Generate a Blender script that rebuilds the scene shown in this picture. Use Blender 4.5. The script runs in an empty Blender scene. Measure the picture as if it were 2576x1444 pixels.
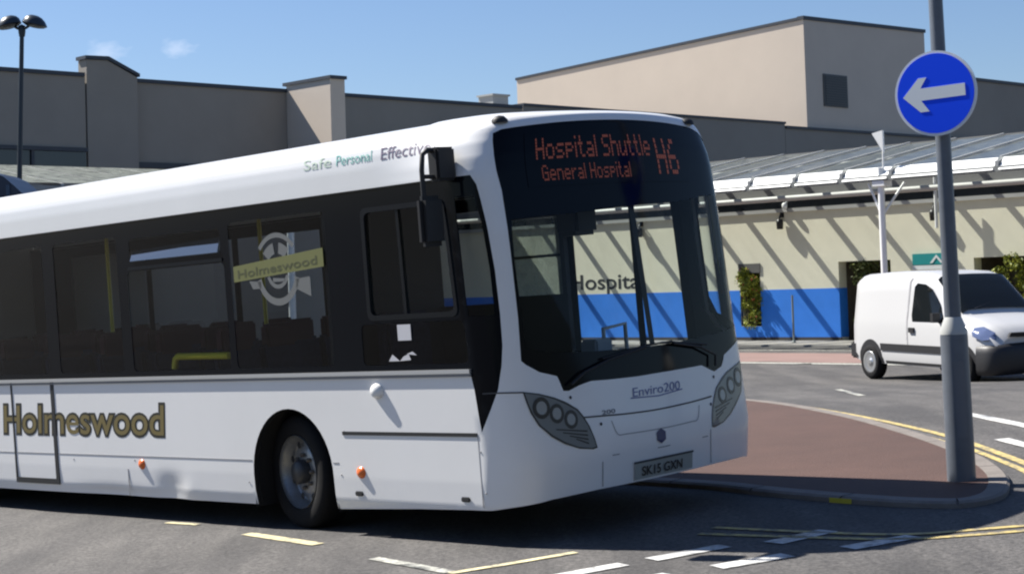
import bpy, bmesh, math, random
from mathutils import Vector, Matrix
from mathutils.geometry import delaunay_2d_cdt
random.seed(7)
scene = bpy.context.scene
COL = scene.collection

# ------------------------------------------------------------------ camera
IMW, FPX, PPX, PPY = 2576.0, 4350.0, 1288.0, 532.0      # calibrated focal length (px), principal point
ROLL, PIT, CZ = math.radians(1.8), math.radians(2.5), 1.75
fw = Vector((0, math.cos(PIT), math.sin(PIT))); up0 = Vector((0, -math.sin(PIT), math.cos(PIT))); r0 = Vector((1, 0, 0))
ir = r0 * math.cos(ROLL) - up0 * math.sin(ROLL); iu = r0 * math.sin(ROLL) + up0 * math.cos(ROLL)
cam = bpy.data.cameras.new("camera"); camo = bpy.data.objects.new("camera", cam); COL.objects.link(camo)
m = Matrix((ir, iu, -fw)).transposed().to_4x4(); m.translation = Vector((0, 0, CZ)); camo.matrix_world = m
cam.sensor_width = 36; cam.sensor_fit = 'HORIZONTAL'; cam.lens = FPX / IMW * 36; cam.shift_y = -190.0 / IMW
cam.clip_end = 3000; scene.camera = camo

# ------------------------------------------------------------------ sun, sky, exposure
SUNDIR = Vector((0.5894, -0.3438, -0.7310)).normalized()     # the way the light travels
sl = bpy.data.lights.new("sun", 'SUN'); sl.energy = 5.0; sl.angle = math.radians(.5); sl.color = (1, .955, .88)
so = bpy.data.objects.new("sun", sl); COL.objects.link(so); so.rotation_euler = SUNDIR.to_track_quat('-Z', 'Y').to_euler()
w = bpy.data.worlds.new("World"); scene.world = w; w.use_nodes = True
wn = w.node_tree.nodes; wl = w.node_tree.links; wn.clear()
sky = wn.new('ShaderNodeTexSky'); sky.sky_type = 'NISHITA'; sky.sun_disc = False
sky.sun_elevation = math.asin(-SUNDIR.z); sky.sun_rotation = math.atan2(-SUNDIR.x, -SUNDIR.y)
sky.air_density = 1.0; sky.dust_density = .35; sky.ozone_density = 3.2; sky.altitude = 50
bg = wn.new('ShaderNodeBackground'); bg.inputs[1].default_value = .047
wo = wn.new('ShaderNodeOutputWorld')
# two small wisps of cloud in the sky
tc = wn.new('ShaderNodeTexCoord')
prev = sky.outputs[0]
for cd, rad in (((-0.2251, 0.9644, 0.1389), .013), ((-0.1865, 0.9724, 0.1406), .011)):
    c = Vector(cd).normalized()
    nrm = wn.new('ShaderNodeVectorMath'); nrm.operation = 'NORMALIZE'; wl.new(tc.outputs['Generated'], nrm.inputs[0])
    sub = wn.new('ShaderNodeVectorMath'); sub.operation = 'SUBTRACT'; wl.new(nrm.outputs[0], sub.inputs[0]); sub.inputs[1].default_value = c
    mul = wn.new('ShaderNodeVectorMath'); mul.operation = 'MULTIPLY'; wl.new(sub.outputs[0], mul.inputs[0]); mul.inputs[1].default_value = (1 / rad, 1 / rad, 1.9 / rad)
    ln = wn.new('ShaderNodeVectorMath'); ln.operation = 'LENGTH'; wl.new(mul.outputs[0], ln.inputs[0])
    nz = wn.new('ShaderNodeTexNoise'); nz.inputs['Scale'].default_value = 1.6; nz.inputs['Detail'].default_value = 6; wl.new(mul.outputs[0], nz.inputs['Vector'])
    ad = wn.new('ShaderNodeMath'); ad.operation = 'MULTIPLY_ADD'; wl.new(nz.outputs[0], ad.inputs[0]); ad.inputs[1].default_value = -1.5; wl.new(ln.outputs['Value'], ad.inputs[2])
    mr = wn.new('ShaderNodeMapRange'); wl.new(ad.outputs[0], mr.inputs[0]); mr.inputs[1].default_value = .2; mr.inputs[2].default_value = -.6; mr.inputs[3].default_value = 0; mr.inputs[4].default_value = .34
    mx = wn.new('ShaderNodeMixRGB'); wl.new(mr.outputs[0], mx.inputs[0]); wl.new(prev, mx.inputs[1]); mx.inputs[2].default_value = (9.5, 9.8, 10.2, 1)
    prev = mx.outputs[0]
tint = wn.new('ShaderNodeMixRGB'); tint.blend_type = 'MULTIPLY'; tint.inputs[0].default_value = 1; tint.inputs[2].default_value = (.96, 1.02, 1.17, 1); wl.new(prev, tint.inputs[1]); wl.new(tint.outputs[0], bg.inputs[0]); wl.new(bg.outputs[0], wo.inputs[0])
scene.view_settings.view_transform = 'Standard'; scene.view_settings.look = 'None'
scene.view_settings.exposure = 1.08; scene.view_settings.gamma = 1
scene.cycles.filter_width = 2.2

# ------------------------------------------------------------------ helpers
def sm(a, b, x):
    t = min(1., max(0., (x - a) / (b - a))); return t * t * (3 - 2 * t)

MATS = {}
def mat(name, col, rough=.6, metal=0., noise=0., nscale=8., bump=0., bscale=60., coat=0., spec=.5, emit=None, estr=0., grime=0.):
    if name in MATS: return MATS[name]
    M = bpy.data.materials.new(name); M.use_nodes = True; nt = M.node_tree; N = nt.nodes; L = nt.links
    b = N['Principled BSDF']; b.inputs['Base Color'].default_value = (*col, 1)
    b.inputs['Roughness'].default_value = rough; b.inputs['Metallic'].default_value = metal
    b.inputs['Coat Weight'].default_value = coat; b.inputs['Coat Roughness'].default_value = .08; b.inputs['Specular IOR Level'].default_value = spec
    if emit: b.inputs['Emission Color'].default_value = (*emit, 1); b.inputs['Emission Strength'].default_value = estr
    co = N.new('ShaderNodeTexCoord')
    if noise > 0:
        n = N.new('ShaderNodeTexNoise'); n.inputs['Scale'].default_value = nscale; n.inputs['Detail'].default_value = 6; n.inputs['Roughness'].default_value = .65
        L.new(co.outputs['Object'], n.inputs['Vector'])
        mr = N.new('ShaderNodeMapRange'); L.new(n.outputs[0], mr.inputs[0]); mr.inputs[1].default_value = .25; mr.inputs[2].default_value = .75
        mr.inputs[3].default_value = 1 - noise; mr.inputs[4].default_value = 1 + noise
        mm = N.new('ShaderNodeVectorMath'); mm.operation = 'SCALE'; mm.inputs[0].default_value = col; L.new(mr.outputs[0], mm.inputs['Scale'])
        last = mm.outputs[0]
        if grime > 0:
            n2 = N.new('ShaderNodeTexNoise'); n2.inputs['Scale'].default_value = nscale * .35; n2.inputs['Detail'].default_value = 4
            mp = N.new('ShaderNodeMapping'); mp.inputs['Scale'].default_value = (1, 1, .18); L.new(co.outputs['Object'], mp.inputs[0]); L.new(mp.outputs[0], n2.inputs['Vector'])
            m2 = N.new('ShaderNodeMapRange'); L.new(n2.outputs[0], m2.inputs[0]); m2.inputs[1].default_value = .45; m2.inputs[2].default_value = .75; m2.inputs[3].default_value = 0; m2.inputs[4].default_value = grime
            mxx = N.new('ShaderNodeMixRGB'); L.new(m2.outputs[0], mxx.inputs[0]); L.new(last, mxx.inputs[1]); mxx.inputs[2].default_value = (.12, .105, .085, 1)
            last = mxx.outputs[0]
        L.new(last, b.inputs['Base Color'])
    if bump > 0:
        n = N.new('ShaderNodeTexNoise'); n.inputs['Scale'].default_value = bscale; n.inputs['Detail'].default_value = 5
        L.new(co.outputs['Object'], n.inputs['Vector'])
        bp = N.new('ShaderNodeBump'); bp.inputs['Strength'].default_value = bump; bp.inputs['Distance'].default_value = .02
        L.new(n.outputs[0], bp.inputs['Height']); L.new(bp.outputs[0], b.inputs['Normal'])
    MATS[name] = M; return M

def glass(name, tint, refl=.9, rough=.02, ior=1.45, dirt=0.):
    if name in MATS: return MATS[name]
    M = bpy.data.materials.new(name); M.use_nodes = True; nt = M.node_tree; N = nt.nodes; L = nt.links; N.clear()
    t = N.new('ShaderNodeBsdfTransparent'); t.inputs[0].default_value = (*tint, 1)
    g = N.new('ShaderNodeBsdfGlossy'); g.inputs['Roughness'].default_value = rough; g.inputs['Color'].default_value = (refl, refl, refl, 1)
    f = N.new('ShaderNodeFresnel'); f.inputs[0].default_value = ior
    mx = N.new('ShaderNodeMixShader'); L.new(f.outputs[0], mx.inputs[0]); L.new(t.outputs[0], mx.inputs[1]); L.new(g.outputs[0], mx.inputs[2])
    o = N.new('ShaderNodeOutputMaterial'); last = mx
    if dirt > 0:
        d = N.new('ShaderNodeBsdfDiffuse'); d.inputs[0].default_value = (.42, .45, .40, 1)
        co = N.new('ShaderNodeTexCoord'); n = N.new('ShaderNodeTexNoise'); n.inputs['Scale'].default_value = 3.0; n.inputs['Detail'].default_value = 8; n.inputs['Roughness'].default_value = .75
        L.new(co.outputs['Object'], n.inputs['Vector'])
        mr = N.new('ShaderNodeMapRange'); L.new(n.outputs[0], mr.inputs[0]); mr.inputs[1].default_value = .38; mr.inputs[2].default_value = .66; mr.inputs[3].default_value = dirt * .35; mr.inputs[4].default_value = dirt
        m2 = N.new('ShaderNodeMixShader'); L.new(mr.outputs[0], m2.inputs[0]); L.new(mx.outputs[0], m2.inputs[1]); L.new(d.outputs[0], m2.inputs[2]); last = m2
    L.new(last.outputs[0], o.inputs[0]); MATS[name] = M; return M

def link(name, me, parent=None, label=None, cat=None, group=None, kind=None):
    o = bpy.data.objects.new(name, me); COL.objects.link(o)
    if parent is not None: o.parent = parent
    if label: o['label'] = label
    if cat: o['category'] = cat
    if group: o['group'] = group
    if kind: o['kind'] = kind
    return o
def empty(name, loc, label, cat, group=None, mw=None):
    o = link(name, None, None, label, cat, group)
    if mw is not None: o.matrix_world = mw
    else: o.location = loc
    return o

class MB:
    def __init__(s): s.v = []; s.f = []; s.sm = []; s.mi = []; s.cur = 0
    def add(s, vs, fs, smooth=False):
        k = len(s.v); s.v += [tuple(v) for v in vs]
        for f in fs: s.f.append(tuple(i + k for i in f)); s.sm.append(smooth); s.mi.append(s.cur)
        return s
    def box(s, a, b):
        x0, y0, z0 = a; x1, y1, z1 = b
        return s.add([(x0, y0, z0), (x1, y0, z0), (x1, y1, z0), (x0, y1, z0), (x0, y0, z1), (x1, y0, z1), (x1, y1, z1), (x0, y1, z1)],
                     [(0, 3, 2, 1), (4, 5, 6, 7), (0, 1, 5, 4), (1, 2, 6, 5), (2, 3, 7, 6), (3, 0, 4, 7)])
    def prism(s, pts, h):      # pts: 3D polygon, h: extrusion vector
        n = len(pts); h = Vector(h); vs = [Vector(p) for p in pts] + [Vector(p) + h for p in pts]
        return s.add(vs, [tuple(range(n))[::-1], tuple(range(n, 2 * n))] + [(i, (i + 1) % n, (i + 1) % n + n, i + n) for i in range(n)])
    def tube(s, pts, r, n=10, cap=True, smooth=True):
        pts = [Vector(p) for p in pts]; rs = r if isinstance(r, (list, tuple)) else [r] * len(pts)
        vs = []; fs = []; ref = None
        for i, p in enumerate(pts):
            d = (pts[min(i + 1, len(pts) - 1)] - pts[max(i - 1, 0)]).normalized()
            if ref is None: ref = Vector((0, 0, 1)) if abs(d.z) < .9 else Vector((1, 0, 0))
            u = d.cross(ref).normalized(); ref = u.cross(d).normalized()
            for k in range(n):
                a = 2 * math.pi * k / n; vs.append(p + (u * math.cos(a) + ref * math.sin(a)) * rs[i])
        for i in range(len(pts) - 1):
            for k in range(n): fs.append((i * n + k, i * n + (k + 1) % n, (i + 1) * n + (k + 1) % n, (i + 1) * n + k))
        s.add(vs, fs, smooth)
        if cap: s.add(vs[:n], [tuple(range(n))[::-1]]); s.add(vs[-n:], [tuple(range(n))])
        return s
    def lathe(s, prof, axis=2, n=32, c=(0, 0, 0), smooth=True):   # prof: (r, h)
        vs = []; fs = []
        for r, h in prof:
            for k in range(n):
                a = 2 * math.pi * k / n; p = [r * math.cos(a), r * math.sin(a), h]
                if axis == 1: p = [p[0], p[2], p[1]]
                elif axis == 0: p = [p[2], p[0], p[1]]
                vs.append((p[0] + c[0], p[1] + c[1], p[2] + c[2]))
        for i in range(len(prof) - 1):
            for k in range(n): fs.append((i * n + k, i * n + (k + 1) % n, (i + 1) * n + (k + 1) % n, (i + 1) * n + k))
        return s.add(vs, fs, smooth)
    def build(s, name, m, parent=None, bevel=0., mw=None, fixn=True, **kw):
        me = bpy.data.meshes.new(name); me.from_pydata(s.v, [], s.f)
        for p, f, mi in zip(me.polygons, s.sm, s.mi): p.use_smooth = f; p.material_index = mi
        if fixn:
            bm = bmesh.new(); bm.from_mesh(me); bmesh.ops.recalc_face_normals(bm, faces=bm.faces)
            if bevel: bmesh.ops.bevel(bm, geom=bm.edges[:], offset=bevel, segments=2, affect='EDGES', clamp_overlap=True)
            bm.to_mesh(me); bm.free()
        for mm in (m if isinstance(m, (list, tuple)) else [m]): me.materials.append(mm)
        o = link(name, me, parent, **kw)
        if mw is not None: o.matrix_world = mw
        return o

def inpoly(x, y, P):
    c = False; j = len(P) - 1
    for i in range(len(P)):
        xi, yi = P[i]; xj, yj = P[j]
        if (yi > y) != (yj > y) and x < (xj - xi) * (y - yi) / (yj - yi) + xi: c = not c
        j = i
    return c
def resample(P, step):
    out = []
    for i in range(len(P)):
        a = P[i]; b = P[(i + 1) % len(P)]; st = step(a, b); n = max(1, int(math.ceil(math.hypot(b[0] - a[0], b[1] - a[1]) / st)))
        for k in range(n): out.append((a[0] + (b[0] - a[0]) * k / n, a[1] + (b[1] - a[1]) * k / n))
    return out
def cdt(outer, holes, us, vs, step):
    loops = [resample(outer, step)] + [resample(h, step) for h in holes]
    V = []; E = []
    for lp in loops:
        k = len(V); V += lp; E += [(k + i, k + (i + 1) % len(lp)) for i in range(len(lp))]
    bd = list(V)
    buck = {}
    for p in bd: buck.setdefault((round(p[0] / .05), round(p[1] / .05)), []).append(p)
    def near(p):
        i, j = round(p[0] / .05), round(p[1] / .05)
        for a in (-1, 0, 1):
            for b in (-1, 0, 1):
                for q in buck.get((i + a, j + b), ()):
                    if abs(q[0] - p[0]) < .012 and abs(q[1] - p[1]) < .012: return True
        return False
    for u in us:
        for v in vs:
            if inpoly(u, v, outer) and not any(inpoly(u, v, h) for h in holes) and not near((u, v)): V.append((u, v))
    r = delaunay_2d_cdt([Vector(p) for p in V], E, [], 0, 1e-6)
    ov = [tuple(p) for p in r[0]]; of = []
    for f in r[2]:
        cx = sum(ov[i][0] for i in f) / len(f); cy = sum(ov[i][1] for i in f) / len(f)
        if inpoly(cx, cy, outer) and not any(inpoly(cx, cy, h) for h in holes): of.append(tuple(f))
    return ov, of
def rng(a, b, st):
    n = max(1, int(round((b - a) / st))); return [a + (b - a) * i / n for i in range(n + 1)]

_tx = {}
def textmesh(s, bold=0., space=1.):       # flat text mesh scaled so that cap height = 1 (built-in font); returns verts, faces, width
    k = (s, bold, space)
    if k in _tx: return _tx[k]
    cu = bpy.data.curves.new('t', 'FONT'); cu.body = s; cu.offset = bold; cu.space_character = space; cu.size = 1.0; cu.resolution_u = 4
    o = bpy.data.objects.new('t', cu); COL.objects.link(o)
    dg = bpy.context.evaluated_depsgraph_get(); me = bpy.data.meshes.new_from_object(o.evaluated_get(dg))
    h = .729
    V = [(v.co.x / h, v.co.y / h) for v in me.vertices]; Fc = [tuple(p.vertices) for p in me.polygons]
    bpy.data.objects.remove(o); bpy.data.curves.remove(cu); bpy.data.meshes.remove(me)
    x0 = min(v[0] for v in V); wd = max(v[0] for v in V) - x0; V = [(v[0] - x0, v[1]) for v in V]
    _tx[k] = (V, Fc, wd); return _tx[k]
def text_on(s, fn, u0, v0, width, height, bold=0., shear=0., space=1.):   # fn maps (u,v) -> 3D
    V, Fc, wd = textmesh(s, bold, space); sx = width / wd
    vs = [fn(u0 + x * sx + y * height * shear, v0 + y * height) for x, y in V]
    mb = MB(); mb.add(vs, Fc); return mb

# ------------------------------------------------------------------ ground
BX = Vector((0.71402743, -0.69959727, 0.02699072)); BY = Vector((0.69846076, 0.71445876, 0.04124618)); BZ = Vector((-0.04813947, -0.01059895, 0.99878439))
BO = Vector((-0.65016921, 13.17826895, 0.11646278))      # bus origin: on the road below the middle of the front axle line
def planez(x, y): return BO.z - (BZ.x * (x - BO.x) + BZ.y * (y - BO.y)) / BZ.z
def gz(x, y): return planez(x, y) * (1 - sm(14, 30, y)) * (1 - sm(14, 45, abs(x))) * sm(-30, -2, y)

def asphalt():
    M = bpy.data.materials.new('asphalt'); M.use_nodes = True; nt = M.node_tree; N = nt.nodes; L = nt.links; b = N['Principled BSDF']
    co = N.new('ShaderNodeTexCoord')
    def nz(sc, det, rough=.6, scale=(1, 1, 1), rot=0):
        n = N.new('ShaderNodeTexNoise'); n.inputs['Scale'].default_value = sc; n.inputs['Detail'].default_value = det; n.inputs['Roughness'].default_value = rough
        mp = N.new('ShaderNodeMapping'); mp.inputs['Scale'].default_value = scale; mp.inputs['Rotation'].default_value = (0, 0, rot); L.new(co.outputs['Object'], mp.inputs[0]); L.new(mp.outputs[0], n.inputs['Vector']); return n
    r1 = N.new('ShaderNodeValToRGB'); r1.color_ramp.elements[0].position = .3; r1.color_ramp.elements[0].color = (.060, .058, .057, 1); r1.color_ramp.elements[1].position = .72; r1.color_ramp.elements[1].color = (.094, .0905, .0885, 1)
    L.new(nz(.9, 8, .7).outputs[0], r1.inputs[0])
    r2 = N.new('ShaderNodeValToRGB'); r2.color_ramp.elements[0].position = .36; r2.color_ramp.elements[0].color = (.42, .42, .43, 1); r2.color_ramp.elements[1].position = .66; r2.color_ramp.elements[1].color = (1.6, 1.57, 1.54, 1)
    L.new(nz(34, 4, .8).outputs[0], r2.inputs[0])
    r3 = N.new('ShaderNodeValToRGB'); r3.color_ramp.elements[0].position = .42; r3.color_ramp.elements[0].color = (.72, .72, .74, 1); r3.color_ramp.elements[1].position = .6; r3.color_ramp.elements[1].color = (1.16, 1.15, 1.14, 1)
    L.new(nz(1.6, 5, .6, (1, .16, 1), -.78).outputs[0], r3.inputs[0])
    m1 = N.new('ShaderNodeMixRGB'); m1.blend_type = 'MULTIPLY'; m1.inputs[0].default_value = 1; L.new(r1.outputs[0], m1.inputs[1]); L.new(r2.outputs[0], m1.inputs[2])
    m2 = N.new('ShaderNodeMixRGB'); m2.blend_type = 'MULTIPLY'; m2.inputs[0].default_value = 1; L.new(m1.outputs[0], m2.inputs[1]); L.new(r3.outputs[0], m2.inputs[2])
    L.new(m2.outputs[0], b.inputs['Base Color']); b.inputs['Roughness'].default_value = .85
    bp = N.new('ShaderNodeBump'); bp.inputs['Strength'].default_value = .5; bp.inputs['Distance'].default_value = .012; L.new(nz(70, 4, .8).outputs[0], bp.inputs['Height']); L.new(bp.outputs[0], b.inputs['Normal'])
    return M
xs = [-900, -400, -200, -100, -60] + rng(-40, -15, 2.5) + rng(-14.5, 14.5, .5) + rng(15, 45, 2.5) + [70, 120, 250, 500, 900]
ys = [-600, -250, -120, -60] + rng(-40, -2, 3) + rng(-1, 34, .5) + rng(35, 60, 2.5) + [80, 120, 200, 400, 900, 1500]
gm = MB(); nx = len(xs)
gm.add([(x, y, gz(x, y)) for y in ys for x in xs], [(j * nx + i, j * nx + i + 1, (j + 1) * nx + i + 1, (j + 1) * nx + i) for j in range(len(ys) - 1) for i in range(nx - 1)], True)
gm.build('road', asphalt(), kind='structure')

bk = MB(); bv = []  # added bank, out of view, blocking low sky light from the bus front
for i in range(41):
    a = math.radians(14 - 170 * i / 40); hh = 8.5 * sm(0, .12, i / 40) * (1 - sm(.9, 1, i / 40)) + .6 * math.sin(i * .9)
    for r_, k_ in ((21, -.06), (23, .18), (26, .55), (29, .85), (33, 1.0), (40, 1.0), (60, -.1)): bv.append((r_ * math.cos(a), r_ * math.sin(a) + 2, hh * k_))
bk.add(bv, [(i * 7 + k, i * 7 + k + 1, i * 7 + k + 8, i * 7 + k + 7) for i in range(40) for k in range(6)], True)
bk.build('sky_blocker_bank', mat('blocker_bank_grass', (.05, .058, .04), .9, noise=.4, nscale=1.5), kind='structure')
def sheet(name, poly, m, lift, kind='structure', **kw):
    xs_ = [p[0] for p in poly]; ys_ = [p[1] for p in poly]
    ov, of = cdt(poly, [], rng(min(xs_), max(xs_), .5), rng(min(ys_), max(ys_), .5), lambda a, b: .4)
    mb = MB(); mb.add([(x, y, gz(x, y) + lift) for x, y in ov], of, True)
    me = mb.build(name, m, kind=kind, **kw).data
    bm = bmesh.new(); bm.from_mesh(me)
    for f in bm.faces:
        if f.normal.z < 0: f.normal_flip()
    bm.to_mesh(me); bm.free()
def stripe(pts, wd):
    pts = [Vector(p) for p in pts]; Lf = []; Rt = []
    for i, p in enumerate(pts):
        d = (pts[min(i + 1, len(pts) - 1)] - pts[max(i - 1, 0)]).normalized(); n = Vector((-d.y, d.x)) * wd / 2
        Lf.append(tuple(p + n)); Rt.append(tuple(p - n))
    return Lf + Rt[::-1]
def smooth_line(pts, n=6):
    pts = [Vector(p) for p in pts]; out = []
    for i in range(len(pts) - 1):
        p0 = pts[max(i - 1, 0)]; p1 = pts[i]; p2 = pts[i + 1]; p3 = pts[min(i + 2, len(pts) - 1)]
        for k in range(n):
            t = k / n; out.append(.5 * ((2 * p1) + (p2 - p0) * t + (2 * p0 - 5 * p1 + 4 * p2 - p3) * t * t + (3 * p1 - p0 - 3 * p2 + p3) * t ** 3))
    out.append(pts[-1]); return [tuple(p) for p in out]
def worn(name, col, amount):
    M = bpy.data.materials.new(name); M.use_nodes = True; nt = M.node_tree; N = nt.nodes; L = nt.links; b = N['Principled BSDF']
    co = N.new('ShaderNodeTexCoord'); n = N.new('ShaderNodeTexNoise'); n.inputs['Scale'].default_value = 14; n.inputs['Detail'].default_value = 8; n.inputs['Roughness'].default_value = .75; L.new(co.outputs['Object'], n.inputs['Vector'])
    r = N.new('ShaderNodeValToRGB'); r.color_ramp.elements[0].position = .62 - amount; r.color_ramp.elements[0].color = (*col, 1); r.color_ramp.elements[1].position = .74 - amount * .6; r.color_ramp.elements[1].color = (.11, .108, .108, 1)
    L.new(n.outputs[0], r.inputs[0]); L.new(r.outputs[0], b.inputs['Base Color']); b.inputs['Roughness'].default_value = .75; return M
WHITE_LINE = worn('white_road_paint', (.50, .50, .49), .12); WORN_WHITE = worn('worn_white_road_paint', (.5, .5, .44), .2); YEL = worn('yellow_road_paint', (.50, .39, .14), .17); PALEYEL = worn('worn_yellow_road_paint', (.56, .5, .3), .13)

# red footway island with its kerb
KERB = smooth_line([(-6.5, 19.6), (-3, 16.9), (-.6, 14.9), (.6, 13.75), (1.344, 12.9), (1.652, 12.4), (1.9, 12.02), (2.2, 11.6), (2.5, 11.25), (2.8, 11.05), (3.07, 11.2), (3.256, 11.6), (3.42, 12.27), (3.52, 13.3), (3.51, 14.5), (3.47, 15.5), (3.41, 16.94), (3.31, 18.5), (3.17, 20.4), (2.9, 22.4), (2.3, 25), (1.2, 28), (-.5, 31)], 5)
def offs(pts, d):
    out = []
    for i, p in enumerate(pts):
        a = Vector(pts[max(i - 1, 0)]); b = Vector(pts[min(i + 1, len(pts) - 1)]); t = (b - a).normalized(); out.append((p[0] - t.y * d, p[1] + t.x * d))
    return out
def even(pts, st_):
    out = [Vector(pts[0])]; acc = 0
    for p, q in zip(pts, pts[1:]):
        p = Vector(p); q = Vector(q); L_ = (q - p).length; d = st_ - acc
        while d <= L_: out.append(p + (q - p) * (d / L_)); d += st_
        acc = L_ - (d - st_)
    return [tuple(v) for v in out]
KERB = even(KERB, .1)
KIN = offs(KERB, .14)
REDTAR = mat('red_tarmac', (.067, .034, .026), .85, noise=.2, nscale=1.1, bump=.4, bscale=60)
KH = .045
def top_sheet(poly, name, m, lift):
    xs_ = [p[0] for p in poly]; ys_ = [p[1] for p in poly]
    ov, of = cdt(poly, [], rng(min(xs_), max(xs_), .5), rng(min(ys_), max(ys_), .5), lambda a, b: .4)
    mb = MB(); mb.add([(x, y, gz(x, y) + lift) for x, y in ov], of, True); mb.build(name, m, kind='structure')
top_sheet(KIN, 'footway', REDTAR, KH - .004)
kb = MB(); n = len(KERB)
kv = []
for (x, y), (u, v) in zip(KERB, KIN):
    g0 = gz(x, y); du = ((x * .85 + u * .15), (y * .85 + v * .15))
    kv += [(x, y, g0 - .05), (x, y, g0 + KH - .015), (du[0], du[1], g0 + KH), (u, v, gz(u, v) + KH), (u, v, gz(u, v) - .05)]
kb.add(kv, [(i * 5 + k, (i + 1) * 5 + k, (i + 1) * 5 + k + 1, i * 5 + k + 1) for i in range(n - 1) if i % 9 for k in range(4)])
for i in range(0, n - 1, 9):      # the joint takes a tenth of that span
    A_ = [Vector(v) for v in kv[i * 5:i * 5 + 5]]; B_ = [Vector(v) for v in kv[i * 5 + 5:i * 5 + 10]]
    M_ = [p + (q - p) * .86 for p, q in zip(A_, B_)]; kb.add(A_ + M_, [(k, 5 + k, 6 + k, 1 + k) for k in range(4)])
    N_ = [Vector((p.x, p.y, p.z - .012)) for p in M_]; O_ = [Vector((p.x, p.y, p.z - .012)) for p in B_]; kb.add(N_ + O_, [(k, 5 + k, 6 + k, 1 + k) for k in range(4)])
kb.build('kerb', mat('kerb_stone', (.17, .15, .135), .85, noise=.2, nscale=5, bump=.3, bscale=50), kind='structure')
ky = MB()
for i in range(n - 1):
    if 2.03 < KERB[i][0] < 2.2 and KERB[i][1] < 12.2:
        a, b = KERB[i], KERB[i + 1]; q = []
        for p, pn in ((a, KIN[i]), (b, KIN[i + 1])):
            ox = (p[0] - pn[0]) * .03; oy = (p[1] - pn[1]) * .03
            q.append([(p[0] + ox, p[1] + oy, gz(*p) - .01), (p[0] + ox, p[1] + oy, gz(*p) + KH - .012)])
        ky.add([q[0][0], q[1][0], q[1][1], q[0][1]], [(0, 1, 2, 3)])
if ky.f: ky.build('kerb_paint', mat('yellow_kerb_paint', (.5, .42, .04), .6), kind='structure')
# painted lines
for pts, wd, mm_, nm in (
    (smooth_line([(2.55, 25), (3.1, 22.5), (3.41, 18.85), (3.63, 16.06), (3.71, 14.92), (3.735, 14.1), (3.74, 12.9), (3.70, 11.9)]), .075, YEL, 'yellow_line'),
    (smooth_line([(3.26, 18.1), (3.50, 15.6), (3.58, 14.5), (3.625, 13.875), (3.62, 12.6), (3.55, 11.7)]), .06, YEL, 'yellow_line'),
    (smooth_line([(3.6, 10.22), (2.913, 10.2), (2.622, 10.2), (2.337, 10.21), (2.0, 10.38), (1.214, 11.05)]), .065, YEL, 'yellow_line'),
    (smooth_line([(3.6, 10.02), (2.913, 10.03), (2.6, 10.03), (2.28, 10.06), (1.95, 10.22), (1.1, 10.85)]), .065, YEL, 'yellow_line'),
    ([(-1.97, 12.46), (-1.37, 11.68)], .10, PALEYEL, 'yellow_line'),
    ([(-2.735, 13.42), (-2.44, 13.15)], .06, PALEYEL, 'yellow_line'),
    ([(-.935, 10.917), (-.43, 10.19)], .085, WORN_WHITE, 'white_line'),
    ([(-.43, 10.15), (-.05, 10.33), (.32, 10.53)], .07, PALEYEL, 'yellow_line'),
    ([(.74, 10.07), (1.2, 10.33)], .14, WHITE_LINE, 'white_line'),
    ([(1.07, 9.66), (1.5, 9.86)], .15, WHITE_LINE, 'white_line'),
    ([(.1, 9.72), (.575, 9.99)], .13, WHITE_LINE, 'white_line'),
    ([(.45, 9.35), (.8, 9.56)], .13, WHITE_LINE, 'white_line'),
    ([(1.48, 10.3), (1.86, 10.58)], .16, WHITE_LINE, 'white_line'),
    ([(1.85, 9.93), (2.28, 10.14)], .15, WHITE_LINE, 'white_line'),
    ([(4.38, 17.6), (4.49, 15.2)], .13, WHITE_LINE, 'white_line'),
    ([(4.02, 14.5), (4.09, 13.6)], .13, WHITE_LINE, 'white_line'),
    ([(4.7, 25.5), (4.4, 22.2)], .1, WORN_WHITE, 'white_line'),
):
    sheet(nm, stripe(pts, wd), mm_, .006)

# ------------------------------------------------------------------ hospital frame: x = along the entrance wall towards us, y = away, z = up
QO = Vector((7.523, 47.46, 0)); E1 = Vector((.69466, -.71934, 0)); E2 = Vector((.71934, .69466, 0))
HM = Matrix((E1, E2, Vector((0, 0, 1)))).transposed().to_4x4(); HM.translation = QO
def H(a, b, z=0): return QO + E1 * a + E2 * b + Vector((0, 0, z))
def hsheet(name, a0, a1, b0, b1, m, lift):
    P = [H(a0, b0), H(a1, b0), H(a1, b1), H(a0, b1)]; sheet(name, [(p.x, p.y) for p in P], m, lift)
PAVE = mat('pale_paving', (.30, .28, .255), .85, noise=.12, nscale=2.0)
pv = MB(); pv.box((-9.9, -2.6, -.3), (14, 0, .05)); pv.build('pavement', PAVE, mw=HM, kind='structure')
hsheet('red_lane', -9, 14, -9.2, -5.6, mat('red_lane_surface', (.21, .135, .12), .85, noise=.12, nscale=.7), .006)
hsheet('white_line', -9, 14, -9.75, -9.3, WORN_WHITE, .007)
hsheet('white_line', -9, 14, -4.4, -4.2, WORN_WHITE, .007)

RENDER = mat('grey_beige_render', (.30, .272, .235), .9, noise=.07, nscale=.5, bump=.08, bscale=30, grime=.16)
CREAM = mat('cream_painted_wall', (.80, .76, .60), .85, noise=.05, nscale=1.1, bump=.06, bscale=40, grime=.06)
BLUE = mat('blue_painted_wall', (.03, .22, .80), .6, noise=.08, nscale=1.5)
COPING = mat('dark_metal_coping', (.035, .042, .055), .5)
DKGLASS = mat('dark_window_glass', (.015, .02, .026), .12, spec=.6)
WHT = mat('white_painted_steel', (.78, .79, .78), .4)
GREYSTEEL = mat('grey_painted_steel', (.28, .29, .29), .5)

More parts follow.
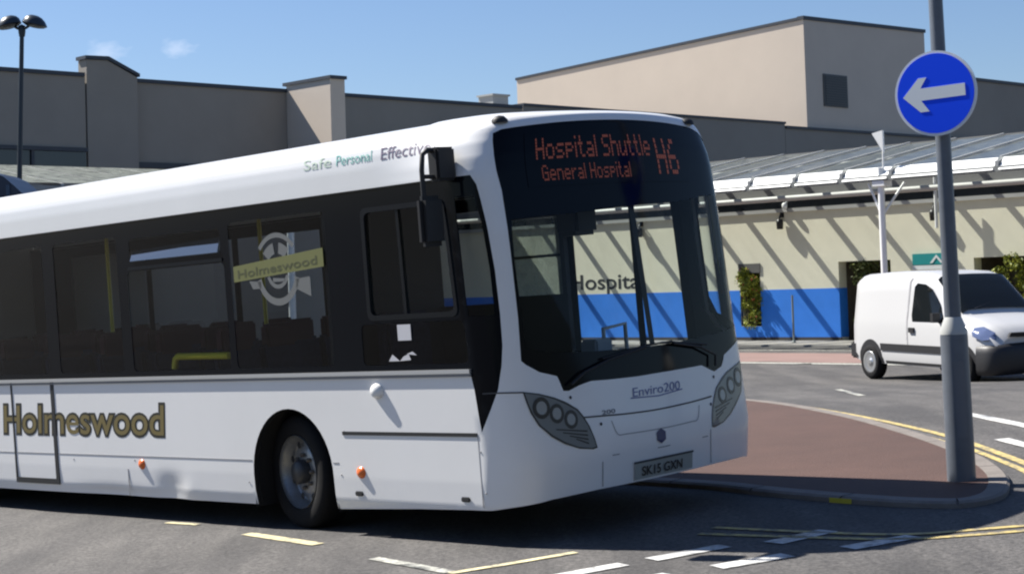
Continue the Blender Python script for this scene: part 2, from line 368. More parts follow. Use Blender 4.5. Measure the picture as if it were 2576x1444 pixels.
mat('sun_lightened_render', (.60, .52, .435), .9, noise=.04, nscale=.6, bump=.08, bscale=30)  # wall render lightened to stand for the sun on tower and fin
HS = 1.138      # the block is this much larger than its drawn plan
HB = HM.copy(); HB.translation = Vector((8.561, 54.006, -0.241))
hosp = empty('hospital_building', None, 'large grey beige hospital block with flat roofs, fins and dark copings behind the bus', 'building', mw=HB)
def part(name, mb, m, parent, **kw):
    if parent is hosp or parent.parent is hosp: mb.v = [(x * HS, y * HS, z * HS) for x, y, z in mb.v]
    return mb.build(name, m, parent, **kw)
wm = MB(); wm.box((-32, -15.88, -.3), (-10, -.2, 7.36)); part('wall', wm, RENDER, hosp)
wm = MB(); wm.box((-32, -40, -.3), (-9.64, -15.94, 7.36)); part('wall', wm, RENDER, hosp)
wm = MB(); wm.box((-32, -.18, -.3), (-10, 13.4, 7.46)); part('wall', wm, RENDER, hosp)
wm = MB(); wm.box((-10.28, 13.42, -.3), (-10, 46, 7.30)); part('wall', wm, RENDER, hosp)
fin = MB(); fin.prism([(-10.02, -15.9, -.3), (-10.02, -15.9, 7.80), (-10.02, -15.3, 7.82), (-10.02, -14.44, 7.44), (-10.02, -14.44, -.3)], (.4, 0, 0)); part('fin', fin, RENDER, hosp)
fin2 = MB(); fin2.box((-9.98, -9.43, -.3), (-8, -8.93, 7.54)); part('fin', fin2, MATS['sun_lightened_render'], hosp)
c = MB()
c.box((-10.6, -15.86, 7.36), (-9.94, -.25, 7.46)); part('coping', c, COPING, hosp)
c = MB(); c.box((-10.9, -40, 7.36), (-9.58, -15.97, 7.46)); part('coping', c, COPING, hosp)
c = MB(); c.box((-10.5, -.18, 7.46), (-9.95, 13.42, 7.54)); part('coping', c, COPING, hosp)
c = MB(); c.box((-10.29, 13.44, 7.30), (-9.94, 46, 7.40)); part('coping', c, COPING, hosp)
c = MB(); c.prism([(-10.05, -15.95, 7.81), (-10.05, -15.95, 7.9), (-10.05, -15.28, 7.92), (-10.05, -14.38, 7.53), (-10.05, -14.38, 7.45), (-10.05, -15.3, 7.83)], (.48, 0, 0)); part('coping', c, COPING, hosp)
c = MB(); c.box((-10.1, -9.47, 7.54), (-7.94, -8.89, 7.63)); part('coping', c, COPING, hosp)
# roof top tower
tw = MB(); X0, X1, Y0, Y1 = -26.0, -10.3, 15.2, 23.5
tw.add([(X1, Y0, -.3), (X1, Y1, -.3), (X0, Y1, -.3), (X0, Y0, -.3), (X1, Y0, 11.55), (X1, Y1, 11.7), (X0, Y1, 11.0), (X0, Y0, 10.92)],
       [(0, 1, 2, 3), (4, 5, 6, 7), (0, 1, 5, 4), (1, 2, 6, 5), (2, 3, 7, 6), (3, 0, 4, 7)]); part('tower', tw, mat('sun_lightened_render', (.60, .52, .435), .9, noise=.04, nscale=.6, bump=.08, bscale=30), hosp)
tcp = MB()
tcp.prism([(X1 + .05, Y0 - .05, 11.55), (X1 + .05, Y1 + .05, 11.7), (X1 + .05, Y1 + .05, 11.84), (X1 + .05, Y0 - .05, 11.69)], (-.3, 0, 0))
tcp.prism([(X1 - .26, Y0 - .05, 11.55), (X0 - .05, Y0 - .05, 10.92), (X0 - .05, Y0 - .05, 11.03), (X1 - .26, Y0 - .05, 11.66)], (0, .3, 0)); part('coping', tcp, COPING, hosp)
lv = MB(); lv.box((X1 - .02, 16.3, 8.3), (X1 + .05, 17.85, 9.55)); lo = part('window', lv, mat('grey_window_frame', (.1, .105, .105), .6), hosp)
lv = MB()
for k in range(12): lv.box((X1 + .055, 16.38, 8.36 + k * .097), (X1 + .075, 17.77, 8.43 + k * .097))
part('louvre', lv, mat('dark_louvre', (.05, .056, .06), .5), lo)
rb = MB(); rb.box((-26, 23.52, -.3), (-10.35, 50, 9.95)); part('wall', rb, RENDER, hosp)
c = MB(); c.box((-10.8, 23.56, 9.95), (-10.28, 50, 10.08)); part('coping', c, COPING, hosp)
rv = MB(); rv.box((-13.2, .9, 7.3), (-12.5, 1.6, 8.1)); rv.box((-13.25, .85, 8.1), (-12.45, 1.65, 8.16)); part('roof_vent', rv, mat('pale_roof_cowl', (.35, .37, .37), .6), hosp)
rv = MB(); rv.box((-10.9, 16.4, 7.2), (-10.4, 17.1, 7.62)); part('roof_vent', rv, COPING, hosp)
# clerestory strip and shaded ground floor glazing on the left
cl = MB(); cl.box((-9.66, -30, 5.02), (-9.60, -15.97, 5.46)); part('window', cl, DKGLASS, hosp)
cl = MB()
for k in range(9): cl.box((-9.60, -17.5 - k * 1.5, 5.02), (-9.55, -17.42 - k * 1.5, 5.46))
cl.box((-9.63, -30, 5.46), (-9.52, -15.97, 5.56)); part('window_frame', cl, COPING, hosp)
band = MB(); band.box((-10.0, -14.4, 5.13), (-9.9, -9.5, 5.28)); part('band_course', band, COPING, hosp)
eg = MB(); eg.box((-10, -8.8, .1), (-9.96, -.3, 4.2)); egp = part('entrance_glazing', eg, mat('shaded_shopfront_glass', (.06, .08, .075), .1, noise=.5, nscale=1.2), hosp)
eg = MB()
for k in range(10): eg.box((-9.955, -8.8 + k * .94, .1), (-9.88, -8.72 + k * .94, 4.2))
for z in (1.1, 2.3, 3.3): eg.box((-9.95, -8.7, z), (-9.9, -.35, z + .07))
part('mullion', eg, GREYSTEEL, egp)

# ------------------------------------------------------------------ cream and blue entrance wall
ew = empty('entrance_wall', None, 'sunlit cream wall with blue painted base, planted openings and the word Hospital', 'wall', mw=HM)
T = .35; TOPZ = 5.15
for i, (a0, a1, z0, z1) in enumerate(((-14.5, -1.7, 0, 3.56), (-1.7, -.98, 0, .45), (-1.7, -.98, 2.17, 3.56), (-.98, 1.66, 0, 3.56), (1.66, 3.3, 2.15, 3.56), (3.3, 5.75, 0, 3.56), (5.75, 9.6, 0, .55), (5.75, 9.6, 2.12, 3.56), (9.6, 14, 0, 3.56))):
    b = MB(); b.box((a0, 0, z0 - (.3 if z0 == 0 else 0)), (a1, T, z1)); part('wall_panel', b, CREAM, ew)
for a0, a1, z0, z1 in ((-14.5, -1.7, .14, 1.45), (-1.7, -.98, .14, .44), (-.98, 1.66, .14, 1.45)):
    b = MB(); b.box((a0, -.006, z0), (a1, .1, z1)); part('painted_base', b, BLUE, ew)
b = MB(); b.box((1.664, -.004, .14), (1.668, T, 1.45)); part('painted_base', b, BLUE, ew)
b = MB(); b.box((-14.5, -.02, 0), (1.66, .05, .14)); part('skirting', b, mat('dark_skirting', (.05, .045, .045), .8), ew)
b = MB(); b.box((-14.5, .06, 3.56), (14, T, TOPZ)); part('header', b, mat('shade_grey_header', (.2, .2, .195), .8), ew)  # grey stands for the shade on the upper wall
b = MB(); b.box((-14.5, .0, 3.68), (14, .05, 3.9)); part('clerestory_window', b, DKGLASS, ew)
b = MB(); b.box((-14.5, -.06, 3.56), (14, .05, 3.66)); b.box((-14.5, -.06, 3.92), (14, .05, 4.0)); part('rail', b, mat('pale_grey_rail', (.42, .42, .40), .5), ew)
b = MB(); b.box((-1.72, -.03, 1.93), (-.96, .3, 2.19)); part('lintel', b, mat('grey_lintel', (.12, .115, .11), .7), ew)
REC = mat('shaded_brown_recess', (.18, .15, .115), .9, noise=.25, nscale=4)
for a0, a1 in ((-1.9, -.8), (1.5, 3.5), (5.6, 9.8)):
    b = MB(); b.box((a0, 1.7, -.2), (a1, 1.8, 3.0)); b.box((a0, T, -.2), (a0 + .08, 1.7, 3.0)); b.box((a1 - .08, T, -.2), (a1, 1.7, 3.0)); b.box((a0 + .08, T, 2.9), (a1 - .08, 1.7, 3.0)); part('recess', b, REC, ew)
text_on('Hospital', lambda u, v: (u, -.006, v), -8.35, 1.60, 3.05, .47, .012).build('lettering', mat('black_sign_letters', (.02, .02, .022), .6), ew, fixn=False)
sg = empty('wall_sign', None, 'small teal sign with a white symbol fixed to the cream wall beside the lamp column', 'sign', mw=HM)
b = MB(); b.box((4.0, -.06, 1.98), (5.1, -.005, 2.27)); part('panel', b, mat('teal_sign_face', (.01, .27, .27), .5), sg, bevel=.008)
b = MB(); b.prism([(4.52, -.064, 2.02), (4.60, -.064, 2.02), (4.72, -.064, 2.16), (4.84, -.064, 2.02), (4.92, -.064, 2.02), (4.72, -.064, 2.235)], (0, -.006, 0)); part('symbol', b, WHT, sg)
b = MB(); b.box((4.0, -.06, 1.86), (5.1, -.005, 1.97)); part('lower_panel', b, WHT, sg)
# lights on the wall
BLK = mat('black_metal', (.012, .012, .013), .45)
spots = []
def spot(a, label):
    r = empty('spotlight', None, label, 'spotlight', 'black spotlights on the cream wall', mw=HM @ Matrix.Translation((a, -.02, 3.42)))
    b = MB(); b.lathe([(0, -.22), (.085, -.22), (.1, -.02), (.07, .06), (0, .06)], 2, 16, (0, -.11, -.1)); part('lamp_body', b, BLK, r)
    b = MB(); b.tube([(0, 0, .06), (0, -.08, .06), (0, -.11, -.02)], .025, 8); b.box((-.06, -.01, 0), (.06, .01, .14)); part('bracket', b, BLK, r); return r
spot(-.13, 'black spotlight hanging on the cream wall just right of the bus')
spot(-5.3, 'black spotlight on the cream wall seen through the bus windscreen')
spot(4.72, 'black spotlight hanging on the cream wall close beside the lamp column')
cam_b = empty('security_camera', None, 'white dome security camera above the black spotlight beside the bus', 'camera', mw=HM @ Matrix.Translation((.05, -.12, 3.74)))
b = MB(); b.lathe([(0, -.12), (.05, -.10), (.075, -.04), (.075, .04), (.04, .075), (0, .085)], 2, 16); part('housing', b, WHT, cam_b)
b = MB(); b.tube([(0, 0, .05), (0, .115, .1)], .025, 8); part('arm', b, WHT, cam_b)
bp_ = empty('marker_post', None, 'slim grey post standing in front of the blue wall', 'post', mw=HM @ Matrix.Translation((1.0, -1.2, .05)))
b = MB(); b.tube([(0, 0, 0), (0, 0, 1.25)], .028, 8); b.lathe([(0, 0), (.06, 0), (.06, .02), (.03, .05)], 2, 12); part('post', b, mat('dull_grey_metal', (.22, .25, .25), .5), bp_)

# shrubs in the openings
def leafmat(name, c0, c1):
    M = bpy.data.materials.new(name); M.use_nodes = True; nt = M.node_tree; N = nt.nodes; L = nt.links; b = N['Principled BSDF']
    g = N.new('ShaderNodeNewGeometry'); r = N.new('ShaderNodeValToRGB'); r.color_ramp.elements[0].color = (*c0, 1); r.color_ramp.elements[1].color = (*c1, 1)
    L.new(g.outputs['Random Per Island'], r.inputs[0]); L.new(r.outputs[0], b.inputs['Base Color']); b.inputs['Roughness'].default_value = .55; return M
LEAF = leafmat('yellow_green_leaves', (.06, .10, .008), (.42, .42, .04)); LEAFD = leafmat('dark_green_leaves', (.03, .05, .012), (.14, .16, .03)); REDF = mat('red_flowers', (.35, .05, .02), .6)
def shrub(a0, a1, b0, b1, z0, z1, label, m, nleaf, red=0, seed=1):
    rr = random.Random(seed); r = empty('shrub', None, label, 'shrub', 'shrubs in the wall openings', mw=HM @ Matrix.Translation(((a0 + a1) / 2, (b0 + b1) / 2, z0)))
    cx, cy = (a0 + a1) / 2, (b0 + b1) / 2
    clumps = [(rr.uniform(a0, a1) - cx, rr.uniform(b0, b1) - cy, (z1 - z0) * rr.uniform(.08, 1.0), rr.uniform(.13, .27)) for _ in range(int(22 * (a1 - a0) + 14))]
    mb = MB()
    for k in range(nleaf):
        c = rr.choice(clumps); d = Vector((rr.gauss(0, 1), rr.gauss(0, 1), rr.gauss(0, 1))).normalized() * c[3] * rr.uniform(.55, 1.05)
        p = Vector(c[:3]) + d; s = rr.uniform(.025, .055)
        u = Vector((rr.gauss(0, 1), rr.gauss(0, 1), rr.gauss(0, 1))).normalized(); v = u.cross(Vector((rr.gauss(0, 1), rr.gauss(0, 1), rr.gauss(0, 1)))).normalized()
        mb.add([p - u * s, p + v * s * .5, p + u * s, p - v * s * .5], [(0, 1, 2, 3)])
    st = MB()
    for c in clumps[::3]: st.tube([(c[0] * .5, c[1] * .5, 0), (c[0] * .8, c[1] * .8, c[2] * .6), (c[0], c[1], c[2])], [.02, .015, .006], 5)
    st.build('stems', mat('brown_stems', (.07, .05, .03), .8), r)
    if red:
        f = mb; f.cur = 1
        for k in range(red):
            c = rr.choice(clumps); p = Vector(c[:3]) + Vector((rr.gauss(0, 1), -abs(rr.gauss(0, 1)), rr.gauss(0, 1))).normalized() * c[3]; s = .03
            f.add([p + Vector((s, 0, 0)), p + Vector((0, 0, s)), p - Vector((s, 0, 0)), p - Vector((0, 0, s)), p + Vector((0, -s, 0)), p + Vector((0, s, 0))], [(0, 1, 4), (1, 2, 4), (2, 3, 4), (3, 0, 4), (1, 0, 5), (2, 1, 5), (3, 2, 5), (0, 3, 5)])
    mb.build('foliage', [m, REDF], r, fixn=False)
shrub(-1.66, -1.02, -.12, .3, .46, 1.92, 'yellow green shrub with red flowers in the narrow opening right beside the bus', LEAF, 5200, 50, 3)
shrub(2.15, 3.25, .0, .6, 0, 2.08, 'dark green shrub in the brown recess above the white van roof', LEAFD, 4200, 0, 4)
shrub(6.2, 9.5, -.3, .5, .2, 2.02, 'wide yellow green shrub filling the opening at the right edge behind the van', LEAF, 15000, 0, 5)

# ------------------------------------------------------------------ glazed entrance canopy
cn = empty('entrance_canopy', None, 'long glazed canopy with white fascia panels on white posts before the cream wall', 'canopy', mw=HM)
FY, FZ0, FZ1, BZ1 = -5.0, 3.92, 4.16, 5.12
RG = glass('dirty_roof_glass', (.86, .9, .88), .4, .2, 1.3, .2)
raf = [2.65 + 1.352 * k for k in range(-12, 9)]
for k, a in enumerate(raf):
    b = MB(); b.prism([(a - .04, FY + .02, FZ1 - .16), (a - .04, FY + .02, FZ1 - .02), (a - .04, .05, BZ1 - .02), (a - .04, .05, BZ1 - .16)], (.08, 0, 0)); part('rafter', b, GREYSTEEL, cn)
    b = MB(); b.prism([(a - .022, FY + .2, FZ1 + .06), (a - .022, FY + .2, FZ1 + .09), (a - .022, .05, BZ1 + .05), (a - .022, .05, BZ1 + .02)], (.044, 0, 0)); part('glazing_bar', b, MATS.get('pale_grey_rail') or WHT, cn)
    if k < len(raf) - 1:
        b = MB(); b.prism([(a + .07, FY - .05, FZ0 + .02), (raf[k + 1] - .07, FY - .05, FZ0 + .02), (raf[k + 1] - .07, FY + .2, FZ1 + .04), (a + .07, FY + .2, FZ1 + .04)], (0, .03, .02)); part('fascia_panel', b, WHT, cn)
        b = MB(); b.add([(a + .03, FY + .25, FZ1 + .055), (raf[k + 1] - .03, FY + .25, FZ1 + .055), (raf[k + 1] - .03, .05, BZ1 + .005), (a + .03, .05, BZ1 + .005)], [(0, 1, 2, 3)]); part('roof_pane', b, RG, cn)
b = MB(); b.box((raf[0], FY - .012, FZ0 - .02), (raf[-1], FY + .12, FZ0 + .1)); part('gutter', b, mat('grey_gutter', (.20, .21, .20), .5), cn)
for y_, z_ in ((-3.4, 4.28), (-1.7, 4.62)):
    b = MB(); b.tube([(raf[0], y_, z_), (raf[-1], y_, z_)], .06, 10); part('purlin', b, GREYSTEEL, cn)
b = MB(); b.tube([(raf[0], -4.2, 3.7), (raf[-1], -4.2, 3.7)], .07, 10); part('tie_beam', b, mat('pale_grey_rail', (.42, .42, .40), .5), cn)
for a in (-9.6, 6.4, 13.1):
    b = MB(); b.tube([(a, FY + .1, .0), (a, FY + .1, 4.2)], .075, 14)
    b.prism([(a - .17, FY + .06, 5.0), (a + .12, FY + .06, 5.05), (a + .12, FY + .06, 4.55)], (0, .06, 0)); b.tube([(a + .08, FY + .1, 4.1), (a + .1, FY + .1, 5.0)], .02, 8)
    b.box((a - .16, FY - .02, 3.78), (a + .16, FY + .3, 3.9)); b.tube([(a, FY + .1, 3.1), (a + .3, FY + .6, 3.86)], .03, 8); b.tube([(a, FY + .1, 3.1), (a - .35, FY + .12, 3.86)], .03, 8)
    part('post', b, WHT, cn)
sp = MB(); sp.tube([(4.95, -.35, 2.9), (4.95, -.35, 4.3)], .045, 10); part('hanger', sp, WHT, cn)

# shaded glazed canopy on the left along the grey wall
c2 = empty('shaded_canopy', None, 'grey glazed canopy in shade along the grey block at the left', 'canopy', mw=HM)
SG = glass('shaded_roof_glass', (.8, .84, .84), .4, .2, 1.3, .5)
for k in range(18):
    y = -27 + 1.35 * k
    b = MB(); b.prism([(-9.85, y - .035, 5.0), (-9.85, y - .035, 5.1), (-5.6, y - .035, 4.36), (-5.6, y - .035, 4.24)], (0, .07, 0)); part('rafter', b, mat('pale_grey_rail', (.42, .42, .40), .5), c2)
    if k < 17:
        b = MB(); b.add([(-9.85, y + .04, 5.105), (-5.6, y + .04, 4.37), (-5.6, y + 1.31, 4.37), (-9.85, y + 1.31, 5.105)], [(0, 1, 2, 3)]); part('roof_pane', b, SG, c2)
b = MB(); b.box((-5.68, -27, 4.1), (-5.56, -4.1, 4.3)); part('gutter', b, GREYSTEEL, c2)
for y in (-19.6, -12.6, -5.6):
    b = MB(); b.tube([(-5.7, y, 0), (-5.7, y, 4.3)], .09, 12); b.tube([(-5.7, y, 3.6), (-6.5, y, 4.35)], .03, 8); b.tube([(-5.7, y, 3.6), (-5.62, y + .8, 4.15)], .03, 8); part('post', b, WHT, c2)

# dark blue kiosk at the left edge
kx0, kx1, ky0 = -11.6, -9.3, 33.0
kk = empty('kiosk', (0, 0, 0), 'dark blue panelled kiosk with rounded top corner behind the bus at the left edge', 'kiosk')
DB = mat('dark_blue_panels', (.012, .022, .05), .35); DB2 = mat('blue_panel_ribs', (.03, .06, .11), .4)
b = MB(); prof = [(kx0, 0), (kx0, 4.36), (kx1 - .62, 4.36), (kx1 - .4, 4.26), (kx1 - .2, 4.08), (kx1 - .04, 3.92), (kx1, 3.75), (kx1, 0)]
b.prism([(x, ky0, z - .1) for x, z in prof], (0, 1.6, 0)); part('body', b, DB, kk)
for k in range(6):
    b = MB(); b.box((kx0 + .25 + k * .34, ky0 - .03, .2), (kx0 + .32 + k * .34, ky0 - .002, 4.0)); part('rib', b, DB2, kk)

# ------------------------------------------------------------------ street lamp with two heads
sl_ = empty('street_lamp', (-10.4, 36.0, 0), 'tall dark street lamp with two domed heads at the left edge', 'street lamp')
DKP = mat('dark_blue_grey_paint', (.02, .03, .04), .45)
topx, topz = .26, 7.4
b = MB(); b.tube([(0, 0, 0), (.04, 0, 1.2), (topx, 0, topz)], [.075, .06, .045], 14); b.lathe([(0, 0), (.11, 0), (.11, 1.0), (.06, 1.08)], 2, 14); part('pole', b, DKP, sl_)
b = MB(); b.lathe([(.06, -.1), (.075, 0), (.075, .12), (0, .16)], 2, 14, (topx, 0, topz)); part('collar', b, DKP, sl_)
for sgn in (-1, 1):
    b = MB(); b.tube([(topx, 0, topz + .05), (topx + sgn * .1, -.02 * sgn, topz + .08), (topx + sgn * .22, -.04 * sgn, topz + .16)], .03, 8); arm = part('arm', b, DKP, sl_)
    hb = MB(); R_ = .29; cx, cz = topx + sgn * .27, topz + .12
    rings = [(.0, .17), (.1, .165), (.19, .13), (.26, .07), (.3, 0.), (.31, -.03)]
    vs = []; n = 20
    for r, h in rings:
        for k in range(n):
            a = 2 * math.pi * k / n; x = r * math.cos(a) * .83; y = r * math.sin(a) * .75; vs.append((cx + x, y, cz + h * 1.0 + (-.22 * (x * sgn)) + (.05 if 1 else 0)))
    hb.add(vs, [(i * n + k, i * n + (k + 1) % n, (i + 1) * n + (k + 1) % n, (i + 1) * n + k) for i in range(len(rings) - 1) for k in range(n)], True)
    hd = part('lamp_head', hb, mat('lamp_head_paint', (.025, .035, .045), .3), sl_)
    lb = MB(); vs = []
    for r, h in ((.3, -.035), (.22, -.075), (.1, -.095), (0.001, -.1)):
        for k in range(n):
            a = 2 * math.pi * k / n; x = r * math.cos(a) * .83; y = r * math.sin(a) * .75; vs.append((cx + x, y, cz + .05 + h - .22 * x * sgn))
    lb.add(vs, [(i * n + k, i * n + (k + 1) % n, (i + 1) * n + (k + 1) % n, (i + 1) * n + k) for i in range(3) for k in range(n)], True); part('lens', lb, mat('dull_lamp_lens', (.03, .035, .04), .15), hd)

# ------------------------------------------------------------------ lamp column with the blue sign
PB = Vector((3.046, 12.014, .282 + KH)); PT = Vector((2.985, 12.014, 5.6))
ax = Vector((-.0125, 0, 1)).normalized()
GAL = mat('galvanised_grey_paint', (.11, .125, .15), .38, noise=.14, nscale=7, grime=.15)
col = empty('lamp_column', PB, 'grey steel lamp column with stout base on the red footway at the right', 'lamp column')
def axp(h): return tuple(ax * h)
b = MB(); b.tube([axp(-.15), axp(0), axp(.98), axp(1.0)], [.098, .098, .094, .092], 24); base = part('base', b, GAL, col)
b = MB(); b.tube([axp(1.0), axp(1.03), axp(1.12)], [.0935, .0925, .058], 24); part('shoulder', b, mat('pale_galvanised_collar', (.42, .43, .42), .45), col)
b = MB(); b.tube([axp(1.1), axp(3), axp(6.8)], [.057, .05, .038], 20); part('shaft', b, GAL, col)
b = MB(); dr = []
for k in range(7):
    a = math.radians(-112 + k * 7); dr.append(a)
vs = []
for h in (.3, .82):
    for a in dr: vs.append(Vector((math.cos(a) * .1, math.sin(a) * .1, 0)) + ax * h)
b.add(vs, [(k, k + 1, k + 8, k + 7) for k in range(6)]); part('access_door', b, mat('dark_door_paint', (.13, .14, .16), .5), base)
SA = math.radians(35); sn = Vector((-math.sin(SA), -math.cos(SA), 0)); sx = Vector((math.cos(SA), -math.sin(SA), 0)); sz = sx.cross(sn).normalized()
if sz.z < 0: sz = -sz
sz = (sz + sx * -.02).normalized()
SC_ = Vector((2.955, 11.925, 2.995))
SM_ = Matrix((sx, sz.cross(sx) * -1 if False else -sn, sz)).transposed().to_4x4(); SM_.translation = SC_
sg = empty('road_sign', None, 'round blue road sign with white arrow pointing left, fixed to the lamp column', 'road sign', mw=SM_)
# sign space: x right across the face, y away from the viewer, z up
b = MB(); b.lathe([(0, 0), (.296, 0), (.296, .012), (0, .012)], 1, 56, (0, 0, 0), False); plate = part('sign_plate', b, mat('white_sign_rim', (.72, .74, .78), .4), sg)
b = MB(); b.lathe([(0, -.003), (.277, -.003), (.277, 0)], 1, 56, (0, 0, 0), False); part('blue_face', b, mat('retroreflective_blue', (.002, .07, .95), .4, spec=.2), plate)
arrow = [(-.235, -.005), (-.115, .118), (-.055, .118), (-.105, .045), (.215, .045), (.215, -.04), (-.105, -.04), (-.05, -.12), (-.115, -.12)]
b = MB(); ca, sa = math.cos(.03), math.sin(.03)
b.prism([(x * ca - z * sa, -.0035, x * sa + z * ca) for x, z in arrow], (0, -.002, 0)); part('arrow', b, mat('white_sign_arrow', (.75, .78, .8), .4), plate)
b = MB()
for z in (-.15, .15): b.box((-.2, .013, z - .02), (.2, .03, z + .02)); b.lathe([(.052, -.02), (.056, -.02), (.056, .02), (.052, .02)], 2, 20, (.02, .075, z))
part('fixing_rail', b, GAL, sg)

# ------------------------------------------------------------------ white van
VT = math.radians(69)
VF = Vector((math.cos(VT), -math.sin(VT), -.012)).normalized(); VL = Vector((math.sin(VT), math.cos(VT), 0)); VU = VF.cross(VL).normalized()
VM = Matrix((VF, VL, VU)).transposed().to_4x4()
VM.translation = Vector((6.03, 29.42, 0.0)) + VL * .80 - VF * .62      # rear axle touches down where the photo shows it
van = empty('parked_van', None, 'small white panel van on the road behind the lamp column', 'van', mw=VM)
VW = mat('white_van_paint', (.52, .52, .52), .3, coat=.5); VB = mat('black_plastic', (.018, .018, .02), .5); VG = glass('van_glass', (.16, .19, .18), .9, .02, 1.5)
TY = mat('tyre_rubber', (.010, .010, .011), .9, spec=.2, noise=.2, nscale=30); 
# stations: x, roof/bonnet height, half width, upper half width, bottom
st = [(.02, 1.62, .74, .66, .42), (.06, 1.70, .79, .69, .34), (.25, 1.77, .82, .71, .30), (.9, 1.80, .83, .72, .28), (1.6, 1.81, .83, .72, .28), (2.1, 1.79, .83, .70, .28), (2.35, 1.74, .83, .68, .28), (2.45, 1.68, .83, .67, .28), (2.75, 1.44, .83, .685, .28), (3.02, 1.20, .83, .71, .28), (3.10, 1.12, .83, .73, .28), (3.35, 1.06, .82, .73, .28), (3.62, .98, .80, .70, .28), (3.80, .90, .76, .64, .30), (3.90, .78, .70, .58, .34)]
def vsec(s):
    x, Hh, w_, wu, zb = s
    belt = min(1.02, Hh - .12)
    return [(x, w_ - .03, zb), (x, w_, zb + .12), (x, w_, .62), (x, w_ - .005, belt - .12), (x, w_ - .02, belt)] + [(x, w_ - .02 + (wu - w_ + .02) * t, belt + (Hh - .1 - belt) * t) for t in (.33, .66, 1.0)] + [(x, wu - .05, Hh - .035), (x, wu - .16, Hh), (x, wu * .4, Hh + .012), (x, 0, Hh + .015)]
rows = []
for s in st:
    r = vsec(s); rows.append([(x, -y, z) for x, y, z in r] + [(x, y, z) for x, y, z in r[-2::-1]])
b = MB(); n = len(rows[0])
b.add([p for r in rows for p in r], [(i * n + k, i * n + k + 1, (i + 1) * n + k + 1, (i + 1) * n + k) for i in range(len(rows) - 1) for k in range(n - 1)], True)
b.add(rows[0], [tuple(range(n))]); b.add(rows[-1], [tuple(range(n))])
vb = part('body', b, VW, van)
def vside(x, z, off=.006):       # point on the offside (right hand) skin
    for s0, s1 in zip(st, st[1:]):
        if s0[0] <= x <= s1[0]:
            t = (x - s0[0]) / (s1[0] - s0[0]); s = tuple(p + (q - p) * t for p, q in zip(s0, s1)); break
    sec = vsec(s)
    for p, q in zip(sec, sec[1:]):
        if p[2] <= z <= q[2]:
            t = (z - p[2]) / (q[2] - p[2] + 1e-9); return (x, -(p[1] + (q[1] - p[1]) * t) - off, z)
    return (x, -sec[0][1] - off, z)
def vpatch(name, poly, m, parent, off=.006, sgn=1):
    ov, of = cdt(poly, [], rng(0, 4, .12), rng(0, 1.8, .08), lambda a, b_: .1); mb = MB()
    q = [vside(x, z, off) for x, z in ov]; mb.add([(p[0], p[1] * sgn, p[2]) for p in q], of, True); return mb.build(name, m, parent)
DW = [(1.86, 1.0), (1.83, 1.1), (1.85, 1.56), (1.92, 1.62), (2.14, 1.60), (2.32, 1.52), (2.56, 1.28), (2.70, 1.06), (2.70, 1.0)]
vdk = mat('dark_cab_glass', (.008, .01, .011), .08, spec=.3)
for sgn in (1, -1):
    dsm = [(1.74, .50), (1.72, 1.0), (1.74, 1.64), (1.80, 1.70), (1.76, 1.70), (1.70, 1.64), (1.685, 1.0), (1.705, .50)]
    vpatch('side_window', DW, vdk, van, .006, sgn)
    vpatch('rub_strip', [(.95, .50), (.93, .62), (2.82, .62), (2.82, .50)], VB, van, .016, sgn)
    vpatch('sill_trim', [(1.05, .29), (1.05, .335), (2.75, .335), (2.75, .29)], VB, van, .004, sgn)
    vpatch('door_seam', dsm, mat('panel_gap_grey', (.3, .3, .31), .6), van, .004, sgn)
    p = vside(1.86, .86, .02); b = MB(); b.box((p[0] - .07, (p[1] - .012) , .82), (p[0] + .07, p[1] + .03, .9))
    if sgn < 0: b.v = [(x, -y, z) for x, y, z in b.v]
    part('door_handle', b, VB, van)
    b = MB(); q = vside(2.62, 1.03, 0); b.box((2.60, q[1] - .17, 1.0), (2.67, q[1] - .03, 1.15)); b.tube([(2.62, q[1], 1.0), (2.62, q[1] - .06, 1.05)], .03, 8)
    if sgn < 0: b.v = [(x, -y, z) for x, y, z in b.v]
    part('mirror', b, VB, van)
    b = MB()
    hl = [(3.50, .80), (3.46, .93), (3.60, .95), (3.80, .86), (3.84, .76), (3.7, .74)]
    ov, of = cdt(hl, [], rng(3.4, 3.9, .06), rng(.7, 1, .05), lambda a, b_: .05)
    q = [vside(x, z, .04) for x, z in ov]; b.add([(p[0], p[1] * sgn, p[2]) for p in q], of, True); part('headlight', b, mat('clear_lamp_glass', (.10, .13, .24), .12, spec=.8), van)
    # arches as dark liners and wheels
    for wx in (.62, 3.22):
        ar = [(wx + .37 * math.cos(a), .28 + .40 * math.sin(a)) for a in [math.pi * k / 14 for k in range(15)]]
        vpatch('wheel_arch', [(p[0], max(p[1], .285)) for p in ar], VB, van, .005, sgn)
        wh = MB(); c_ = (wx, -.76 * sgn, .295); d = -sgn
        wh.lathe([(.17, .09 * d), (.20, .10 * d), (.26, .10 * d), (.285, .07 * d), (.292, 0), (.285, -.07 * d), (.2, -.09 * d)], 1, 30, c_)
        tyre = part('wheel', wh, TY, van)
        rm = MB(); rm.lathe([(0, .085 * d), (.05, .09 * d), (.06, .07 * d), (.15, .085 * d), (.185, .1 * d), (.19, .06 * d)], 1, 30, c_)
        part('rim', rm, mat('silver_wheel_trim', (.45, .46, .47), .3, metal=.7), tyre)
